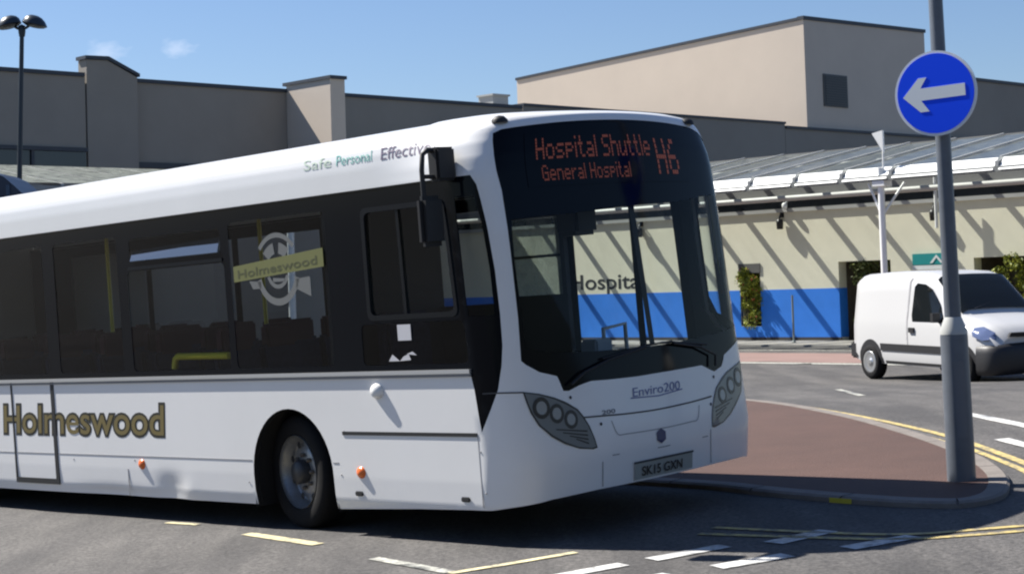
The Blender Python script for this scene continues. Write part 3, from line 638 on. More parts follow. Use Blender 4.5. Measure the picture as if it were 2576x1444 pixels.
# bumpers, windscreen
b = MB(); plan_ = [(3.56, .832), (3.72, .825), (3.84, .79), (3.93, .70), (3.985, .52), (4.01, .25), (4.015, 0)]
plan_ = [(x, -y) for x, y in plan_] + [(x, y) for x, y in plan_[-2::-1]]; vs = []
for z, k in ((.20, -.05), (.235, -.01), (.30, .012), (.42, .02), (.54, .012), (.62, -.005), (.665, -.05), (.68, -.14)):
    for x, y in plan_:
        d_ = Vector((x - 3.0, y)).normalized() * k; vs.append((x + d_.x, y + d_.y, z + .03 * (1 - (y / .83) ** 2)))
n_ = len(plan_); b.add(vs, [(i * n_ + k, i * n_ + k + 1, (i + 1) * n_ + k + 1, (i + 1) * n_ + k) for i in range(7) for k in range(n_ - 1)], True); fb = part('front_bumper', b, VB, van)
b = MB(); b.box((4.02, -.26, .36), (4.045, .26, .47)); part('number_plate', b, mat('white_number_plate', (.30, .32, .30), .4), fb)
b = MB(); b.box((-.06, -.80, .34), (.22, .80, .62)); part('rear_bumper', b, VB, van, bevel=.03)
b = MB(); b.prism([(3.90, -.5, .79), (3.93, -.48, .86), (3.93, .48, .86), (3.90, .5, .79)], (.05, 0, 0)); part('grille', b, VB, van)
def vtop(x, y):
    for s0, s1 in zip(st, st[1:]):
        if s0[0] <= x <= s1[0]:
            t = (x - s0[0]) / (s1[0] - s0[0]); sec = vsec(tuple(p + (q - p) * t for p, q in zip(s0, s1))); break
    ay = abs(y)
    for p, q in zip(sec[::-1], sec[-2::-1]):
        if p[1] <= ay <= q[1]: return p[2] + (q[2] - p[2]) * (ay - p[1]) / (q[1] - p[1] + 1e-9)
    return sec[4][2]
b = MB(); ws_ = []; wx_ = [2.37, 2.45, 2.55, 2.65, 2.75, 2.85, 2.95, 3.03]
for x in wx_:
    hw_ = .655 + .03 * (x - 2.37) / .66; ws_.append([(x + .014, hw_ * k / 12, vtop(x, hw_ * k / 12) + .014) for k in range(-12, 13)])
b.add([p for r in ws_ for p in r], [(i * 25 + k, i * 25 + k + 1, (i + 1) * 25 + k + 1, (i + 1) * 25 + k) for i in range(len(wx_) - 1) for k in range(24)], True); part('windscreen', b, vdk, van)
b = MB(); b.tube([(2.2, -.3, 1.8), (2.05, -.3, 1.98)], .008, 6); part('aerial', b, VB, van)
b = MB(); b.tube([(3.04, -.45, 1.21), (2.95, -.1, 1.29), (2.9, .2, 1.33)], .01, 6); part('wiper', b, VB, van)

# ==================================================================================== the bus
BM = Matrix((BX, BY, BZ)).transposed().to_4x4(); BM.translation = BO
bus = empty('single_decker_bus', None, 'white single deck hospital shuttle bus with lit orange destination display', 'bus', mw=BM)
HW = 1.25; FX = 2.27
def lt(tab, z):
    if z <= tab[0][0]: return tab[0][1]
    for (a, va), (b, vb_) in zip(tab, tab[1:]):
        if z <= b: return va + (vb_ - va) * (z - a) / (b - a)
    return tab[-1][1]
_tab = [(0., 0., FX)]; _s = 0.; _py, _px = 0., FX; _N = 1200
for i in range(1, _N + 1):
    y = HW * math.sin(math.pi / 2 * i / _N); q = y / HW; x = FX - (.14 * q * q + .30 * q ** 22)
    _s += math.hypot(y - _py, x - _px); _tab.append((_s, y, x)); _py, _px = y, x
SCn = _s; XC = _px
def plan(s):
    a = abs(s); sg_ = 1 if s >= 0 else -1
    if a >= SCn: return XC - (a - SCn), sg_ * HW
    lo, hi = 0, _N
    while hi - lo > 1:
        m_ = (lo + hi) // 2
        if _tab[m_][0] <= a: lo = m_
        else: hi = m_
    (s0, y0, x0), (s1, y1, x1) = _tab[lo], _tab[hi]; t = (a - s0) / (s1 - s0); return x0 + (x1 - x0) * t, sg_ * (y0 + (y1 - y0) * t)
FT = [(.15, -.03), (.30, 0.0), (.55, .03), (.95, .0), (1.2, -.02), (2.0, -.075), (2.45, -.125), (2.6, -.15), (2.68, -.18), (2.74, -.28), (2.79, -.6)]
WT = [(.15, 1.22), (.25, 1.245), (.4, 1.25), (2.36, 1.25), (2.45, 1.235), (2.55, 1.20), (2.64, 1.15), (2.70, 1.07), (2.74, .96), (2.77, .80), (2.80, .5)]
CT = [(2.1, 0.), (2.45, .04), (2.62, .08), (2.68, .06), (2.72, .035), (2.8, -.01)]
WS = [(.15, 1.22), (.25, 1.245), (.4, 1.25), (2.36, 1.25), (2.50, 1.2465), (2.57, 1.24), (2.61, 1.23), (2.638, 1.21), (2.668, 1.15), (2.692, 1.05), (2.718, .94), (2.755, .78), (2.80, .5)]
def BP(s, z):
    x, y = plan(s); g = sm(.9, 1.8, x); x += lt(FT, z) * g; y *= (lt(WT, z) * g + lt(WS, z) * (1 - g)) / HW; q = y / HW
    return Vector((x, y, z + lt(CT, z) * (1 - q * q) * g))
def BNd(s, z):
    e = .006; q = lambda a, b_: BP(a, b_) + BN(a, b_) * dent(a, b_)
    return (q(s + e, z) - q(s - e, z)).cross(q(s, z + e) - q(s, z - e)).normalized()
def BN(s, z):
    e = .004; n_ = (BP(s + e, z) - BP(s - e, z)).cross(BP(s, z + e) - BP(s, z - e)); return n_.normalized()
def sx_(x): return -(SCn + (XC - x))           # offside station of a given x
def sn_(x): return SCn + (XC - x)              # nearside
def dent(s, z):                                # dents in the skirt panel ahead of the lettering
    x = XC - (-s - SCn) if s < -SCn else 9
    if x > 0: return 0
    return -.022 * math.exp(-((x + 1.62) / .16) ** 2 - ((z - .25) / .10) ** 2) - .014 * math.exp(-((x + 2.45) / .45) ** 2 - ((z - .2) / .05) ** 2) + .006 * math.exp(-((x + 1.38) / .09) ** 2 - ((z - .24) / .1) ** 2)
US = [-k for k in rng(SCn + .2, 9.4, .3)] + rng(-SCn - .15, SCn + .15, .045) + rng(SCn + .2, 9.4, .3)
UD = US + rng(-5.4, -4.0, .05) if False else US
def bpatch(name, poly, holes, m_, parent=bus, off=0., us=None, vs=None, dents=False, normals=True):
    u0 = min(p[0] for p in poly); u1 = max(p[0] for p in poly)
    us = [u for u in (us or US) if u0 < u < u1]; vs = vs or (rng(.2, 2.3, .15) + [2.34] + rng(2.36, 2.62, .03))
    def step(a, b_):
        inner = min(abs(a[0]), abs(b_[0])) < SCn + .1
        return .05 if inner else .12
    ov, of = cdt(poly, holes, us, vs, step); mb = MB(); P3 = []; NN = []
    for s, z in ov:
        n_ = BN(s, z); P3.append(BP(s, z) + n_ * (off + (dent(s, z) if dents else 0))); NN.append(BNd(s, z) if dents else n_)
    fl = []
    for f in of:
        a, b_, c_ = P3[f[0]], P3[f[1]], P3[f[2]]
        nn = sum((NN[i] for i in f), Vector()); fl.append(f if (b_ - a).cross(c_ - a).dot(nn) > 0 else f[::-1])
    mb.add(P3, fl, True); o = mb.build(name, m_, parent, fixn=False)
    if normals:
        o.data.normals_split_custom_set_from_vertices([tuple(n_) for n_ in NN])
    return o
PAINT = mat('white_bus_paint', (.79, .79, .785), .32, noise=.03, nscale=1.2, coat=.35, grime=.09, bump=.035, bscale=1.6)
BLACKG = mat('black_gloss_mask', (.003, .0045, .0075), .10, spec=.12)
RUBBER = mat('black_rubber', (.012, .012, .013), .6)
LINING = mat('dark_interior_trim', (.016, .018, .022), .7)
WSG = glass('windscreen_glass', (.90, .95, .95), .7, .01, 1.25)
SWG = glass('tinted_side_glass', (.70, .74, .74), .7, .01, 1.3)
NSG = glass('clear_door_glass', (.97, .98, .98), .7, .01, 1.2)
REAR = -7.7
# outlines in (s, z)
def arc(cx, cz, rx, rz, a0, a1, n_): return [(cx + rx * math.cos(a0 + (a1 - a0) * k / n_), cz + rz * math.sin(a0 + (a1 - a0) * k / n_)) for k in range(n_ + 1)]
def arch_off(xc): return [(sx_(x), z) for x, z in arc(xc, .40, .455, .475, math.pi, 0, 22)]
def arch_near(xc): return [(sn_(x), z) for x, z in arc(xc, .40, .455, .475, 0, math.pi, 22)]
AX, AXR = -.10, -5.35
ZB = .18
outer = [(sx_(REAR), ZB)]
outer += [(sx_(AXR - .455), ZB)] + arch_off(AXR) + [(sx_(AXR + .455), ZB)]
outer += [(sx_(AX - .455), ZB)] + arch_off(AX) + [(sx_(AX + .455), ZB), (sx_(1.2), .215), (sx_(1.7), .228), (-1.41, .23), (-1.25, .25), (-1.0, .275), (-.62, .286), (0, .286), (.62, .286), (1.0, .28), (1.25, .255), (1.41, .235), (sn_(1.7), .228), (sn_(1.2), .215)]
outer += [(sn_(AX + .455), ZB)] + arch_near(AX) + [(sn_(AX - .455), ZB), (sn_(AXR + .455), ZB)] + arch_near(AXR) + [(sn_(AXR - .455), ZB), (sn_(REAR), ZB), (sn_(REAR), 2.37), (sn_(1.7), 2.37)]
outer += [(s, 2.62) for s in (SCn + .13, .9, .45, 0, -.45, -.9, -SCn - .13)] + [(sx_(1.7), 2.37), (sx_(REAR), 2.37)]
pillar_edge = [(-1.47, .80), (-1.464, .725), (-1.374, .867), (-1.303, .99), (-1.257, 1.138), (-1.234, 1.262), (-1.223, 1.462), (-1.22, 1.738), (-1.236, 2.044), (-1.25, 2.2), (-1.262, 2.29), (-1.295, 2.352)]
band_off = [(sx_(-7.45), 1.128), (sx_(1.80), 1.122), (sx_(1.82), 1.0)] + pillar_edge + [(sx_(-7.45), 2.352)]
WSP = [(-1.129, 1.158), (-1.10, 1.13), (-1.014, 1.077), (-.883, 1.039), (-.871, 1.013), (-.848, .942), (-.804, .937), (-.72, .961), (-.657, .973), (-.603, .980), (-.457, .973), (-.181, .967), (.018, .969), (.235, .970), (.53, .972), (.635, .931), (.684, .915), (.79, .942), (.824, .978), (.85, 1.017), (1.058, 1.085), (1.20, 1.13), (1.38, 1.2), (1.485, 1.32), (1.49, 1.9), (1.47, 2.2), (1.38, 2.38), (1.22, 2.5), (1.05, 2.585), (.93, 2.605), (.6, 2.609), (0, 2.61), (-.6, 2.61), (-1.0, 2.608), (-1.09, 2.606), (-1.146, 2.59), (-1.105, 2.233), (-1.106, 1.831), (-1.113, 1.428)]
band_near = [(sn_(.36), 1.12), (sn_(.36), 2.352), (sn_(-7.45), 2.352), (sn_(-7.45), 1.12)]
door_near = [(sn_(1.70), .30), (sn_(1.70), 2.34), (sn_(.42), 2.34), (sn_(.42), .30)]
body = bpatch('body', outer, [band_off, WSP, band_near, door_near], PAINT, dents=True, us=US + rng(sx_(-4.3), sx_(1.79), .06), vs=rng(.2, .46, .035) + rng(.55, 2.3, .15) + rng(2.36, 2.62, .03))
# the skirt panel with the dents needs a finer mesh
# white roof
rz_ = [2.37, 2.42, 2.47, 2.51, 2.55, 2.58, 2.60, 2.62, 2.65, 2.68, 2.70, 2.72, 2.74, 2.755, 2.77, 2.785, 2.80]
XR = [1.7 - .09 * k for k in range(14)] + [.53 - k * (.53 - REAR) / 12 for k in range(1, 13)]
ss = [sx_(x) for x in XR[::-1]] + rng(-SCn, SCn, .05) + [sn_(x) for x in XR]
P3 = [BP(s, z) for z in rz_ for s in ss]; NR = [BN(s, z) for z in rz_ for s in ss]; n = len(ss)
fc = [(i * n + k, i * n + k + 1, (i + 1) * n + k + 1, (i + 1) * n + k) for i in range(len(rz_) - 1) for k in range(n - 1) if i >= 7 or ss[k + 1] <= sx_(1.7) + 1e-6 or ss[k] >= sn_(1.7) - 1e-6]
k0 = (len(rz_) - 1) * n; NR[k0:] = [Vector((0, 0, 1))] * n
for i in range(n // 2): 
    a, b_, c_, d_ = k0 + i, k0 + i + 1, k0 + n - 2 - i, k0 + n - 1 - i
    if b_ < c_: fc.append((a, b_, c_, d_))
mb = MB(); mb.add(P3, fc, True); ro = mb.build('roof', PAINT, bus, fixn=False); ro.data.normals_split_custom_set_from_vertices([tuple(v) for v in NR])
# rear wall, lining, ceiling, floor
mb = MB(); mb.add([BP(sx_(REAR), z) for z in (ZB, .4, 1.2, 2.36, 2.55, 2.7, 2.8)] + [BP(sn_(REAR), z) for z in (2.8, 2.7, 2.55, 2.36, 1.2, .4, ZB)], [tuple(range(14))]); mb.build('rear_panel', PAINT, bus, fixn=False)
bpatch('interior_lining', outer, [[(s * 1.0, z) for s, z in band_off], WSP, band_near, door_near], LINING, off=-.045)
mb = MB(); mb.box((REAR + .05, -1.1, 2.42), (1.35, 1.1, 2.46)); mb.build('ceiling', mat('grey_ceiling_lining', (.07, .072, .075), .7), bus)
mb = MB(); mb.box((REAR + .05, -1.19, .30), (-5.85, 1.19, .36)); mb.box((-5.85, -.58, .30), (-4.86, .58, .36)); mb.box((-4.86, -1.19, .30), (-.62, 1.19, .36)); mb.box((-.62, -.58, .30), (.42, .58, .36)); mb.box((.42, -1.19, .30), (1.75, 1.19, .36)); mb.build('floor', mat('dark_bus_floor', (.05, .052, .06), .6), bus)
mb = MB(); mb.box((REAR + .1, -.5, .16), (1.5, .5, .29)); mb.box((.5, -1.1, .235), (1.5, 1.1, .29)); mb.box((-4.7, -1.1, .2), (-.75, 1.1, .29)); mb.build('chassis', RUBBER, bus)

# offside black band with its panes
def rect_off(x0, x1, z0, z1, r=.04):
    out = []
    for cx, cz, a in ((x0 + r, z0 + r, math.pi), (x1 - r, z0 + r, 1.5 * math.pi), (x1 - r, z1 - r, 0), (x0 + r, z1 - r, .5 * math.pi)):
        for k in range(4): t = a + k * math.pi / 6; out.append((sx_(cx + r * math.cos(t)), cz + r * math.sin(t)))
    return out
def rect_near(x0, x1, z0, z1): return [(sn_(x1), z0), (sn_(x1), z1), (sn_(x0), z1), (sn_(x0), z0)]
drv = rect_off(.88, 1.735, 1.50, 2.19); quarter = [(-1.455, 1.46), (-1.26, 1.46), (-1.255, 1.75), (-1.27, 2.05), (-1.295, 2.22), (-1.44, 2.22)]
lowdrv = rect_off(.76, 1.80, 1.165, 1.44)
panes = [rect_off(-.66, .45, 1.17, 2.24), rect_off(-2.02, -.74, 1.17, 1.955), rect_off(-3.11, -2.16, 1.17, 2.24), rect_off(-4.25, -3.29, 1.17, 2.24), rect_off(-5.5, -4.4, 1.17, 2.24), rect_off(-6.8, -5.65, 1.17, 2.24)]
hopper = rect_off(-1.97, -.77, 2.03, 2.21, .03)
bpatch('window_band', band_off, [drv, quarter, lowdrv, hopper] + panes, BLACKG, off=-.004)
for p in panes: bpatch('side_window', p, [], SWG, off=-.008)
w_h = bpatch('hopper_window', hopper, [], SWG, off=-.006)
dw = bpatch('driver_window', drv, [], SWG, off=-.012); bpatch('driver_window', lowdrv, [], SWG, off=-.008); bpatch('quarter_window', quarter, [], SWG, off=-.008)
fr = [rect_off(.845, 1.765, 1.465, 2.225, .05)]
bpatch('window_frame', fr[0], [drv], mat('dark_grey_window_frame', (.005, .006, .008), .5, spec=.15), dw, off=.006)
bpatch('slider_bar', rect_off(1.222, 1.252, 1.5, 2.19, .01), [], mat('dark_grey_window_frame', (.005, .006, .008), .5, spec=.15), dw, off=.002)
bpatch('hopper_rail', rect_off(-2.0, -.75, 1.965, 1.99, .01), [], mat('dark_grey_window_frame', (.005, .006, .008), .5, spec=.15), w_h, off=.004)
# hopper pane tilted open and catching the sky
mb = MB(); mb.add([(-1.95, -1.262, 2.035), (-.79, -1.262, 2.035), (-.79, -1.232, 2.145), (-1.95, -1.232, 2.115)], [(0, 1, 2, 3)]); mb.build('hopper_flap', mat('sky_catching_glass', (.18, .2, .23), .15, metal=.7), w_h)
# waist rail, seams
SIL = mat('silver_waist_rail', (.52, .53, .54), .3, metal=.6)
mb = MB()
mb.box((REAR, -1.268, 1.100), (1.80, -1.25, 1.126)); wr = mb.build('waist_rail', SIL, bus)
mb = MB(); mb.box((REAR, -1.262, 1.080), (1.80, -1.25, 1.094)); mb.build('rail_gap', mat('grey_rail_gap', (.2, .2, .21), .5), wr)
SEAM = mat('panel_seam_grey', (.28, .28, .29), .7)
mb = MB()
mb.box((REAR, -1.2525, .498), (-.565, -1.249, .506)); mb.box((.36, -1.2525, .498), (.42, -1.249, .506)); mb.box((-2.206, -1.2525, .19), (-2.198, -1.249, .40)); mb.box((1.812, -1.2515, .25), (1.818, -1.248, .70)); mb.build('panel_seam', SEAM, bus)
mb = MB(); mb.box((.485, -1.255, .696), (1.812, -1.249, .720)); mb.build('black_trim_strip', RUBBER, bus)
# emergency door
def frame_off(x0, x1, z0, z1, wl_, wr_, wb_):
    m1 = MB(); m1.box((x0, -1.2555, z0), (x0 + wl_, -1.249, z1)); m1.box((x1 - wr_, -1.2555, z0), (x1, -1.249, z1)); m1.box((x0 + wl_, -1.2555, z0), (x1 - wr_, -1.249, z0 + wb_)); return m1
ed = frame_off(-3.945, -3.24, .245, 1.098, .022, .05, .045).build('emergency_door_seal', RUBBER, bus)
# small side fittings
AMB = mat('amber_lens', (.75, .16, .03), .25)
for x, z in ((-2.0, .44), (.65, .442), (-5.95, .44)):
    mb = MB(); mb.lathe([(0, -.022), (.02, -.02), (.04, -.004), (.042, .002)], 1, 16, (x, -1.25, z)); mb.v = [(x + (a - x) * 1.15, b_, c_) for a, b_, c_ in mb.v]; mb.build('side_marker', AMB, bus)
for x, z in ((.615, .298), (1.66, .295)):
    mb = MB(); mb.box((x - .04, -1.258, z - .016), (x + .04, -1.245, z + .016)); mb.build('jacking_plug', RUBBER, bus, bevel=.006)
mb = MB(); vs = []; nn = 12
mb.lathe([(0, -.042), (.03, -.040), (.05, -.026), (.058, -.010), (.06, .004)], 1, 18, (.885, -1.25, .995)); mb.v = [(a, b_, .995 + (c_ - .995) * .9) for a, b_, c_ in mb.v]; mb.build('side_repeater', mat('white_lens', (.8, .8, .78), .25), bus)
mb = MB()
for x, z in ((.5, .72), (1.83, .6), (1.85, .34), (.44, .42), (-.62, .34), (-3.0, .46), (-2.1, .47)): mb.lathe([(0, -.004), (.006, -.003), (.007, 0)], 1, 8, (x, -1.25, z))
mb.build('rivets', SEAM, bus)
# lettering on the side and cove
GOLD = mat('gold_lettering', (.17, .13, .04), .4); DKL = mat('dark_letter_outline', (.02, .018, .01), .5); PALE = mat('pale_letter_halo', (.72, .7, .5), .5)
side = lambda o_: (lambda u, v: (u, -1.25 - o_, v))
lt1 = text_on('Holmeswood', side(.0015), -4.12, .668, 2.47, .255, .055, .1, 1.0).build('operator_lettering', DKL, bus, fixn=False)
text_on('Holmeswood', side(.003), -4.105, .672, 2.44, .245, .008, .1, 1.0).build('lettering_fill', GOLD, lt1, fixn=False)
def cove(u, v): return BP(sx_(u), v) + BN(sx_(u), v) * .0026
text_on('Safe', cove, .27, 2.535, .30, .075, .0).build('slogan_word', mat('pale_green_lettering', (.50, .60, .50), .5), bus, fixn=False)
text_on('Personal', cove, .625, 2.535, .375, .075, .0).build('slogan_word', mat('teal_lettering', (.20, .46, .42), .5), bus, fixn=False)
text_on('Effective', cove, 1.10, 2.53, .565, .085, .0).build('slogan_word', mat('purple_grey_lettering', (.16, .13, .19), .5), bus, fixn=False)
# emblem on the second pane
EMW = mat('white_vinyl', (.15, .155, .15), .6); EMY = mat('yellow_green_vinyl', (.16, .165, .05), .6)
def ring_arc(cx, cz, r0_, r1_, a0, a1, y=-1.2505, n_=18):
    m1 = MB(); vs = []
    for k in range(n_ + 1):
        a = a0 + (a1 - a0) * k / n_
        for r_ in (r0_, r1_): vs.append((cx + r_ * math.cos(a), y, cz + r_ * math.sin(a)))
    m1.add(vs, [(2 * k, 2 * k + 1, 2 * k + 3, 2 * k + 2) for k in range(n_)]); return m1
ecx, ecz = -.10, 1.86
em = ring_arc(ecx, ecz, .235, .27, math.radians(40), math.radians(140))
m2 = ring_arc(ecx, ecz, .20, .25, math.radians(195), math.radians(345)); em.add(m2.v, m2.f)
m2 = ring_arc(ecx, ecz, .12, .20, math.radians(45), math.radians(80)); em.add(m2.v, m2.f)
m2 = ring_arc(ecx, ecz, .12, .20, math.radians(100), math.radians(140)); em.add(m2.v, m2.f)
m2 = ring_arc(ecx, ecz, .10, .13, math.radians(200), math.radians(340)); em.add(m2.v, m2.f)
em.add([(-.40, -1.2505, 1.74), (-.3, -1.2505, 1.74), (-.3, -1.2505, 1.79), (-.44, -1.2505, 1.80)], [(0, 1, 2, 3)])
em.add([(.10, -1.2505, 1.72), (.26, -1.2505, 1.66), (.26, -1.2505, 1.8), (.10, -1.2505, 1.79)], [(0, 1, 2, 3)])
em.add([(-.16, -1.2505, 1.78), (-.02, -1.2505, 1.78), (-.02, -1.2505, 1.80), (-.16, -1.2505, 1.81)], [(0, 1, 2, 3)])
emo = em.build('window_emblem', EMW, bus, fixn=False)
mb = MB(); mb.add([(-.62, -1.2515, 1.80), (.42, -1.2515, 1.86), (.42, -1.2515, 1.99), (-.62, -1.2515, 1.915)], [(0, 1, 2, 3)]); mb.build('name_band', EMY, emo, fixn=False)
text_on('Holmeswood', lambda u, v: (u, -1.2525, v + (u + .6) * .06), -.57, 1.825, .92, .062, .01).build('band_lettering', mat('dull_letter_green', (.08, .085, .03), .6), emo, fixn=False)
mb = MB(); mb.box((1.13, -1.251, 1.325), (1.26, -1.2485, 1.43)); mb.build('paper_notice', mat('white_paper', (.55, .55, .58), .7), bus)
mb = MB(); y_ = -1.2485
mb.add([(1.02, y_, 1.19), (1.13, y_, 1.19), (1.06, y_, 1.235)], [(0, 1, 2)]); mb.add([(1.13, y_, 1.19), (1.24, y_, 1.195), (1.22, y_, 1.235), (1.17, y_, 1.22)], [(0, 1, 2, 3)]); mb.add([(1.2, y_, 1.235), (1.3, y_, 1.225), (1.26, y_, 1.25)], [(0, 1, 2)]); mb.build('sticker', mat('white_paper', (.55, .55, .58), .7), bus, fixn=False)

# windscreen: black surround with the clear glass let into it
wglass = [(-1.085, 1.24), (-.9, 1.19), (-.52, 1.165), (.0, 1.15), (.3, 1.155), (.9, 1.18), (1.18, 1.22), (1.40, 1.30), (1.465, 1.42), (1.465, 2.0), (1.42, 2.16), (.92, 2.15), (.5, 2.11), (.04, 2.10), (-.55, 2.07), (-.9, 2.06), (-1.07, 2.05), (-1.085, 1.8)]
bpatch('windscreen_surround', WSP, [wglass], BLACKG, off=-.003)
wso = bpatch('windscreen', wglass, [], WSG, off=-.006)
bpatch('centre_bar', [(.02, 1.16), (.075, 1.16), (.05, 2.10), (-.005, 2.10)], [], RUBBER, wso, off=-.03)
def FN(o_): return lambda u, v: BP(u, v) + BN(u, v) * o_
# destination display in dot matrix
G5 = {'H': ['10001', '10001', '10001', '11111', '10001', '10001', '10001'], 'o': ['00000', '00000', '01110', '10001', '10001', '10001', '01110'], 's': ['00000', '00000', '01111', '10000', '01110', '00001', '11110'], 'p': ['00000', '00000', '11110', '10001', '11110', '10000', '10000'], 'i': ['1', '0', '1', '1', '1', '1', '1'], 't': ['0100', '0100', '1110', '0100', '0100', '0100', '0011'], 'a': ['00000', '00000', '01110', '00001', '01111', '10001', '01111'], 'l': ['1', '1', '1', '1', '1', '1', '1'], 'S': ['01111', '10000', '10000', '01110', '00001', '00001', '11110'], 'h': ['10000', '10000', '11110', '10001', '10001', '10001', '10001'], 'u': ['00000', '00000', '10001', '10001', '10001', '10011', '01101'], 'e': ['00000', '00000', '01110', '10001', '11111', '10000', '01110'], 'G': ['01110', '10001', '10000', '10111', '10001', '10001', '01111'], 'n': ['00000', '00000', '11110', '10001', '10001', '10001', '10001'], 'r': ['0000', '0000', '1011', '1100', '1000', '1000', '1000'], '6': ['00110', '01000', '10000', '11110', '10001', '10001', '01110'], ' ': ['00'] * 7}
LED = mat('orange_display_dots', (.03, .01, .006), .5, emit=(1.0, .24, .13), estr=.045)
def dots(txt, u0, v0, width, hgt, fill=.82):
    cols = []
    for ch in txt:
        g = G5[ch]
        for c_ in range(len(g[0])): cols.append([g[r_][c_] for r_ in range(7)])
        cols.append(['0'] * 7)
    du = width / (len(cols) - 1); dv = hgt / 7; m1 = MB(); f = FN(.003)
    for i, cc in enumerate(cols):
        for r_ in range(7):
            if cc[r_] == '1':
                u = u0 + i * du; v = v0 + (6 - r_) * dv; m1.add([f(u, v), f(u + du * fill, v), f(u + du * fill, v + dv * fill), f(u, v + dv * fill)], [(0, 1, 2, 3)])
    return m1
disp = bpatch('destination_display', [(-.9, 2.24), (.72, 2.24), (.72, 2.56), (-.9, 2.56)], [], BLACKG, off=.0005)
def cols_of(t): return sum(len(G5[c][0]) + 1 for c in t)
def line(words, u0, v0, width, hgt):
    tot = cols_of(' '.join(words)); u = u0
    for w_ in words:
        dots(w_, u, v0, width * (cols_of(w_) - 1) / tot, hgt).build('display_word', LED, disp, fixn=False); u += width * (cols_of(w_) + 3) / tot
line(('Hospital', 'Shuttle'), -.81, 2.405, 1.12, .125)
line(('General', 'Hospital'), -.775, 2.275, .83, .095)
dots('H6', .355, 2.29, .26, .225).build('display_number', LED, disp, fixn=False)
# front panel details
hlL = [(-1.141, .962), (-1.036, .939), (-.929, .903), (-.849, .866), (-.76, .813), (-.719, .763), (-.682, .703), (-.652, .625), (-.637, .56), (-.675, .555), (-.786, .574), (-.892, .617), (-.983, .671), (-1.066, .748), (-1.108, .827), (-1.129, .904)]
hlR = [(-s - .045 if False else -s * 1.0 - .0, z) for s, z in hlL]; hlR = [(s - .08 * (1 if s < 1.0 else .6), z - .01) for s, z in hlR][::-1]
LENS = mat('headlamp_lens_grey', (.14, .16, .18), .12, spec=.6); LRING = mat('lamp_ring_dark', (.02, .022, .028), .25); LCH = mat('lamp_reflector', (.26, .28, .31), .2, metal=.3)
def headlamp(poly, rings):
    lo_ = bpatch('headlight', poly, [], LENS, off=.004)
    for k, (cs, cz_) in enumerate(rings):
        f = FN(.007); r_ = (.062, .056, .054)[k]; m1 = MB(); vs = []; n_ = 22
        for i in range(n_ + 1):
            a = 2 * math.pi * i / n_
            for q in (.62, 1.0): vs.append(f(cs + r_ * q * math.cos(a), cz_ + r_ * q * 1.1 * math.sin(a)))
        m1.add(vs, [(2 * i, 2 * i + 1, 2 * i + 3, 2 * i + 2) for i in range(n_)]); m1.build('lamp_ring', LRING, lo_, fixn=False)
        m1 = MB(); vs = [f(cs + r_ * .62 * math.cos(2 * math.pi * i / n_), cz_ + r_ * .68 * math.sin(2 * math.pi * i / n_)) for i in range(n_)]; m1.add(vs, [tuple(range(n_))]); m1.build('lamp_bulb', LCH, lo_, fixn=False)
    # striped lower lens and dark rim
    f = FN(.006); m1 = MB()
    sgn = -1 if poly[0][0] < 0 and min(p[0] for p in poly) < -.8 else 1
    for k in range(4):
        z0 = .585 + k * .026; a_, b_ = (.70, .80 + k * .05)
        c0 = sgn * a_ - (.08 if sgn > 0 else 0); c1 = sgn * b_ - (.08 if sgn > 0 else 0)
        m1.add([f(c0, z0), f(c1, z0 + .012 + .03), f(c1, z0 + .02 + .03), f(c0, z0 + .012)], [(0, 1, 2, 3)])
    m1.build('lens_stripe', LRING, lo_, fixn=False)
    m1 = MB(); f = FN(.0045); P_ = resample(poly, lambda a, b_: .04); cen = (sum(p[0] for p in P_) / len(P_), sum(p[1] for p in P_) / len(P_)); vs = []
    for p in P_:
        d_ = Vector((p[0] - cen[0], p[1] - cen[1])).normalized() * .007; vs += [f(p[0] - d_.x, p[1] - d_.y), f(p[0] + d_.x, p[1] + d_.y)]
    q = len(P_); m1.add(vs, [(2 * i, 2 * i + 1, (2 * i + 3) % (2 * q), (2 * i + 2) % (2 * q)) for i in range(q)]); m1.build('lamp_rim', LRING, lo_, fixn=False)
headlamp(hlL, [(-1.036, .854), (-.927, .807), (-.82, .758)])
headlamp(hlR, [(1.0, .846), (.875, .80), (.74, .746)])
def fstripe(pts, wd, m_, name, parent=bus, o_=.0025):
    q = stripe(pts, wd); k = len(pts); f = FN(o_); P_ = [f(*p) for p in q]; m1 = MB(); m1.add(P_, [(i, i + 1, 2 * k - 2 - i, 2 * k - 1 - i) for i in range(k - 1)]); return m1.build(name, m_, parent, fixn=False)
GAP = mat('dark_panel_gap', (.05, .052, .055), .7)
fstripe(smooth_line([(-1.42, .968), (-1.343, .969), (-1.24, .967), (-1.141, .962)]), .009, GAP, 'panel_gap')
fstripe(smooth_line([(-.715, .758), (-.501, .747), (-.324, .738), (-.036, .732), (.288, .738), (.468, .745), (.60, .752)]), .010, GAP, 'panel_gap')
fstripe([(-.586, .46), (-.585, .30)], .008, SEAM, 'panel_gap'); fstripe([(.535, .53), (.545, .30)], .008, SEAM, 'panel_gap')
fstripe(smooth_line([(-.48, .71), (-.44, .62), (-.36, .61), (0, .605), (.3, .61), (.39, .62), (.43, .71)]), .006, SEAM, 'panel_gap')
fstripe([(-.5, .49), (0, .482), (.5, .49)], .007, SEAM, 'panel_gap')
mb = MB(); f = FN(.004)
NB = mat('dark_badge_letters', (.16, .175, .2), .5)
text_on('200', f, -.555, .757, .12, .028, .02).build('badge', NB, bus, fixn=False)
text_on('Enviro200', f, -.255, .838, .49, .062, .0, .15).build('maker_wordmark', mat('blue_wordmark', (.13, .16, .33), .5), bus, fixn=False)
